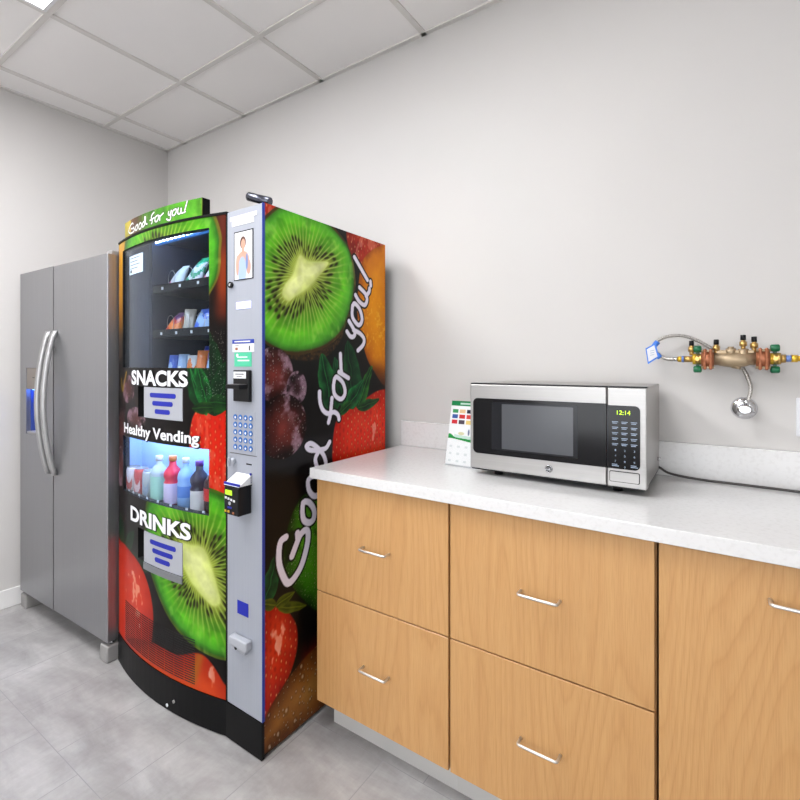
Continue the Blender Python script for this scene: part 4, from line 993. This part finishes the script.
b = MB(); b.box((-.002, -.012, 0), (cw+.002, .07, .002), acr); b.poly([(-.002, -.003, .002), (cw+.002, -.003, .002), (cw+.002, .018, .10), (-.002, .018, .10), (-.002, -.001, .002), (cw+.002, -.001, .002), (cw+.002, .020, .10), (-.002, .020, .10)], [(0, 1, 2, 3), (7, 6, 5, 4), (0, 4, 5, 1), (2, 6, 7, 3), (1, 5, 6, 2), (0, 3, 7, 4)], acr); b.build('clear_holder', cdt)

# ================================================================ water valve on the wall
VY, VZ = 1.828, 1.320
va = thing('backflow_valve', 'bronze backflow preventer with green handles mounted on wall above the counter', 'valve', (0, VY, VZ))
def hexnut(b, x0, x1, r, m, z=0): b.cyl((x0, 0, z), (x1, 0, z), r, m, n=6)
b = MB(); b.cyl((-.026, 0, 0), (.080, 0, 0), .019, M['bronze'], n=24)
b.lathe([(.017, -.04), (.021, -.02), (.0225, -.005), (.0225, .01), (.020, .025), (.016, .035)], M['bronze'], M4=Matrix.Translation((.028, 0, -.003)) @ Matrix.Rotation(PI/2, 4, 'Y'), n=24)
b.cyl((.018, 0, .01), (.018, 0, .032), .013, M['bronze'], n=16); b.cyl((.018, 0, .030), (.018, 0, .037), .008, M['bronze'], n=6)
b.cyl((.048, 0, .0), (.048, 0, .030), .013, M['bronze'], n=18); b.box((-.02, -.006, .014), (.076, .006, .027), M['bronze'], .003); b.cyl((.030, 0, -.03), (.034, 0, -.012), .012, M['bronze'], n=14); b.build('valve_body', va)
def flange(x):
    b = MB()
    for dx in (-.011, .004): b.box((x+dx, -.026, -.034), (x+dx+.009, .026, .032), M['copper'], .005, 2)
    b.cyl((x-.016, 0, 0), (x+.016, 0, 0), .0255, M['copper'], n=20)
    for z in (-.026, .024):
        for y in (-.018, .018): b.cyl((x-.016, y, z), (x+.017, y, z), .004, M['bronze'], n=6)
    b.build('flange', va)
flange(-.040); flange(.094)
def ballvalve(x):
    b = MB(); hexnut(b, x-.013, x-.004, .019, M['yellow']); b.cyl((x-.009, 0, 0), (x+.009, 0, 0), .017, M['brass'], n=8); hexnut(b, x+.004, x+.013, .019, M['brass']); b.cyl((x, 0, 0), (x, -.026, 0), .006, M['brass'], n=12)
    o = b.build('ball_valve', va)
    b = MB(); b.box((x-.005, .004, -.030), (x+.005, .008, .030), M['green'], .001)
    for z in (.031, -.032): b.cyl((x-.011, -.002, z), (x+.011, -.002, z), .0105, M['green'], n=16, bev=.003)
    b.build('valve_handle', o)
ballvalve(-.066); ballvalve(.122)
def testcock(x, z0, y=0):
    b = MB(); b.cyl((x, y, z0), (x, y, z0+.016), .006, M['brass'], n=12); b.cyl((x, y, z0+.012), (x, y, z0+.026), .0095, M['brass'], n=6); b.cyl((x, y, z0+.025), (x, y, z0+.030), .006, M['brass'], n=12)
    o = b.build('test_cock', va); b = MB(); b.cyl((x, y, z0+.030), (x, y, z0+.046), .0070, M['blackp'], n=14, bev=.001); b.build('black_cap', o)
testcock(-.082, .012); testcock(-.018, .014); testcock(.048, .026); testcock(.074, .020)
b = MB(); b.cyl((-.102, 0, 0), (-.078, 0, 0), .0095, M['brass'], n=14); hexnut(b, -.118, -.108, .010, M['yellow']); b.cyl((-.108, 0, 0), (-.102, 0, 0), .0105, M['tape'], n=14); b.build('inlet_fitting', va)
b = MB(); b.cyl((.134, 0, 0), (.146, 0, 0), .012, M['brass'], n=8); b.cyl((.146, 0, 0), (.158, 0, 0), .0095, M['tape'], n=14); b.cyl((.158, 0, 0), (.172, 0, 0), .0105, M['yellow'], n=8)
b.tube([(.172, 0, 0), (.26, 0, 0), (.30, .002, 0), (.312, .018, 0), (.314, .0625, 0)], .008, M['yellow'], n=12); b.build('outlet_pipe', va)
b = MB()
for x in (-.005, .065): b.box((x-.006, .012, -.006), (x+.006, YW-VY, .006), M['bronze'], .001)
b.build('wall_bracket', va)
hp = [(-.118, VY, VZ), (-.135, VY, 1.320), (-.152, 1.832, 1.322), (-.173, 1.838, 1.336), (-.185, 1.84, 1.357), (-.177, 1.842, 1.380), (-.148, 1.85, 1.395), (-.108, 1.858, 1.396), (-.068, 1.866, 1.380), (-.029, 1.870, 1.353), (.012, 1.872, 1.330), (.041, 1.870, 1.305), (.058, 1.864, 1.268), (.067, 1.856, 1.233), (.063, 1.850, 1.203), (.056, 1.850, 1.186)]
b = MB(); b.tube(hp, .0052, M['hose'], n=12); b.cyl((-.130, VY, VZ), (-.1185, VY, VZ), .0075, M['chrome'], n=10); b.cyl((.0565, 1.850, 1.196), (.0560, 1.850, 1.180), .0085, M['chrome'], n=6)
tag(b.build('braided_hose'), 'grey braided hose looping from the backflow valve to the chrome shutoff', 'hose')
t = thing('shutoff_valve', 'chrome shutoff valve with round wall plate below the backflow preventer', 'valve', (.052, YW, 1.168))
b = MB(); q = Matrix.Rotation(PI/2, 4, 'X'); b.lathe([(.034, 0), (.034, .003), (.026, .009), (.014, .012)], M['chrome'], M4=q, n=32); b.build('wall_plate', t)
b = MB(); b.cyl((0, -.012, 0), (0, -.060, 0), .009, M['chrome'], n=16); b.cyl((.004, -.041, 0), (.004, -.041, .0115), .007, M['chrome'], n=14); b.lathe([(.006, .058), (.014, .060), (.015, .068), (.010, .072)], M['chrome'], M4=q @ Matrix.Scale(1.4, 4, (1, 0, 0)), n=18); b.build('valve_stem', t)
b = MB(); tg = MB()
t = thing('instruction_tag', 'white tag with blue border taped to the hose loop left of the valve', 'tag', (-.176, 1.834, 1.352))
tg.poly([(-.004, -.009, .022), (-.034, -.006, .004), (-.027, -.004, -.048), (.005, -.008, -.026), (-.004, -.007, .022), (-.034, -.004, .004), (-.027, -.002, -.048), (.005, -.006, -.026)], [(0, 1, 2, 3), (7, 6, 5, 4), (0, 4, 5, 1), (1, 5, 6, 2), (2, 6, 7, 3), (3, 7, 4, 0)], M['bluetag']); tg.build('blue_border', t)
b.poly([(-.008, -.0105, .014), (-.030, -.0080, .001), (-.0245, -.0065, -.040), (.001, -.0098, -.023)], [(0, 1, 2, 3)], M['white'])
for k in range(3): b.poly([(-.020, -.0094, -.004-k*.007), (-.008, -.0104, -.001-k*.007), (-.008, -.0104, -.003-k*.007), (-.020, -.0094, -.006-k*.007)], [(0, 1, 2, 3)], M['key'])
b.build('paper', t)
b = MB(); b.cyl((-.010, .006, .012), (.000, .008, .026), .0085, M['bluetag'], n=12); b.cyl((-.002, .001, -.026), (.009, -.001, -.016), .0085, M['bluetag'], n=12); b.build('blue_ties', t)
# outlet
t = thing('wall_outlet', 'white outlet cover plate on wall at right edge, above the backsplash', 'outlet', (.211, YW, 1.148))
b = MB(); b.box((-.037, -.006, -.057), (.037, 0, .057), M['white'], .003, 2); b.build('cover_plate', t)
b = MB(); b.box((-.017, -.0075, -.034), (.017, -.006, .034), M['white'], .001); 
for z in (.017, -.017):
    for x in (-.006, .006): b.box((x-.001, -.0078, z-.004), (x+.001, -.0075, z+.005), M['blackp'])
b.build('socket', t)
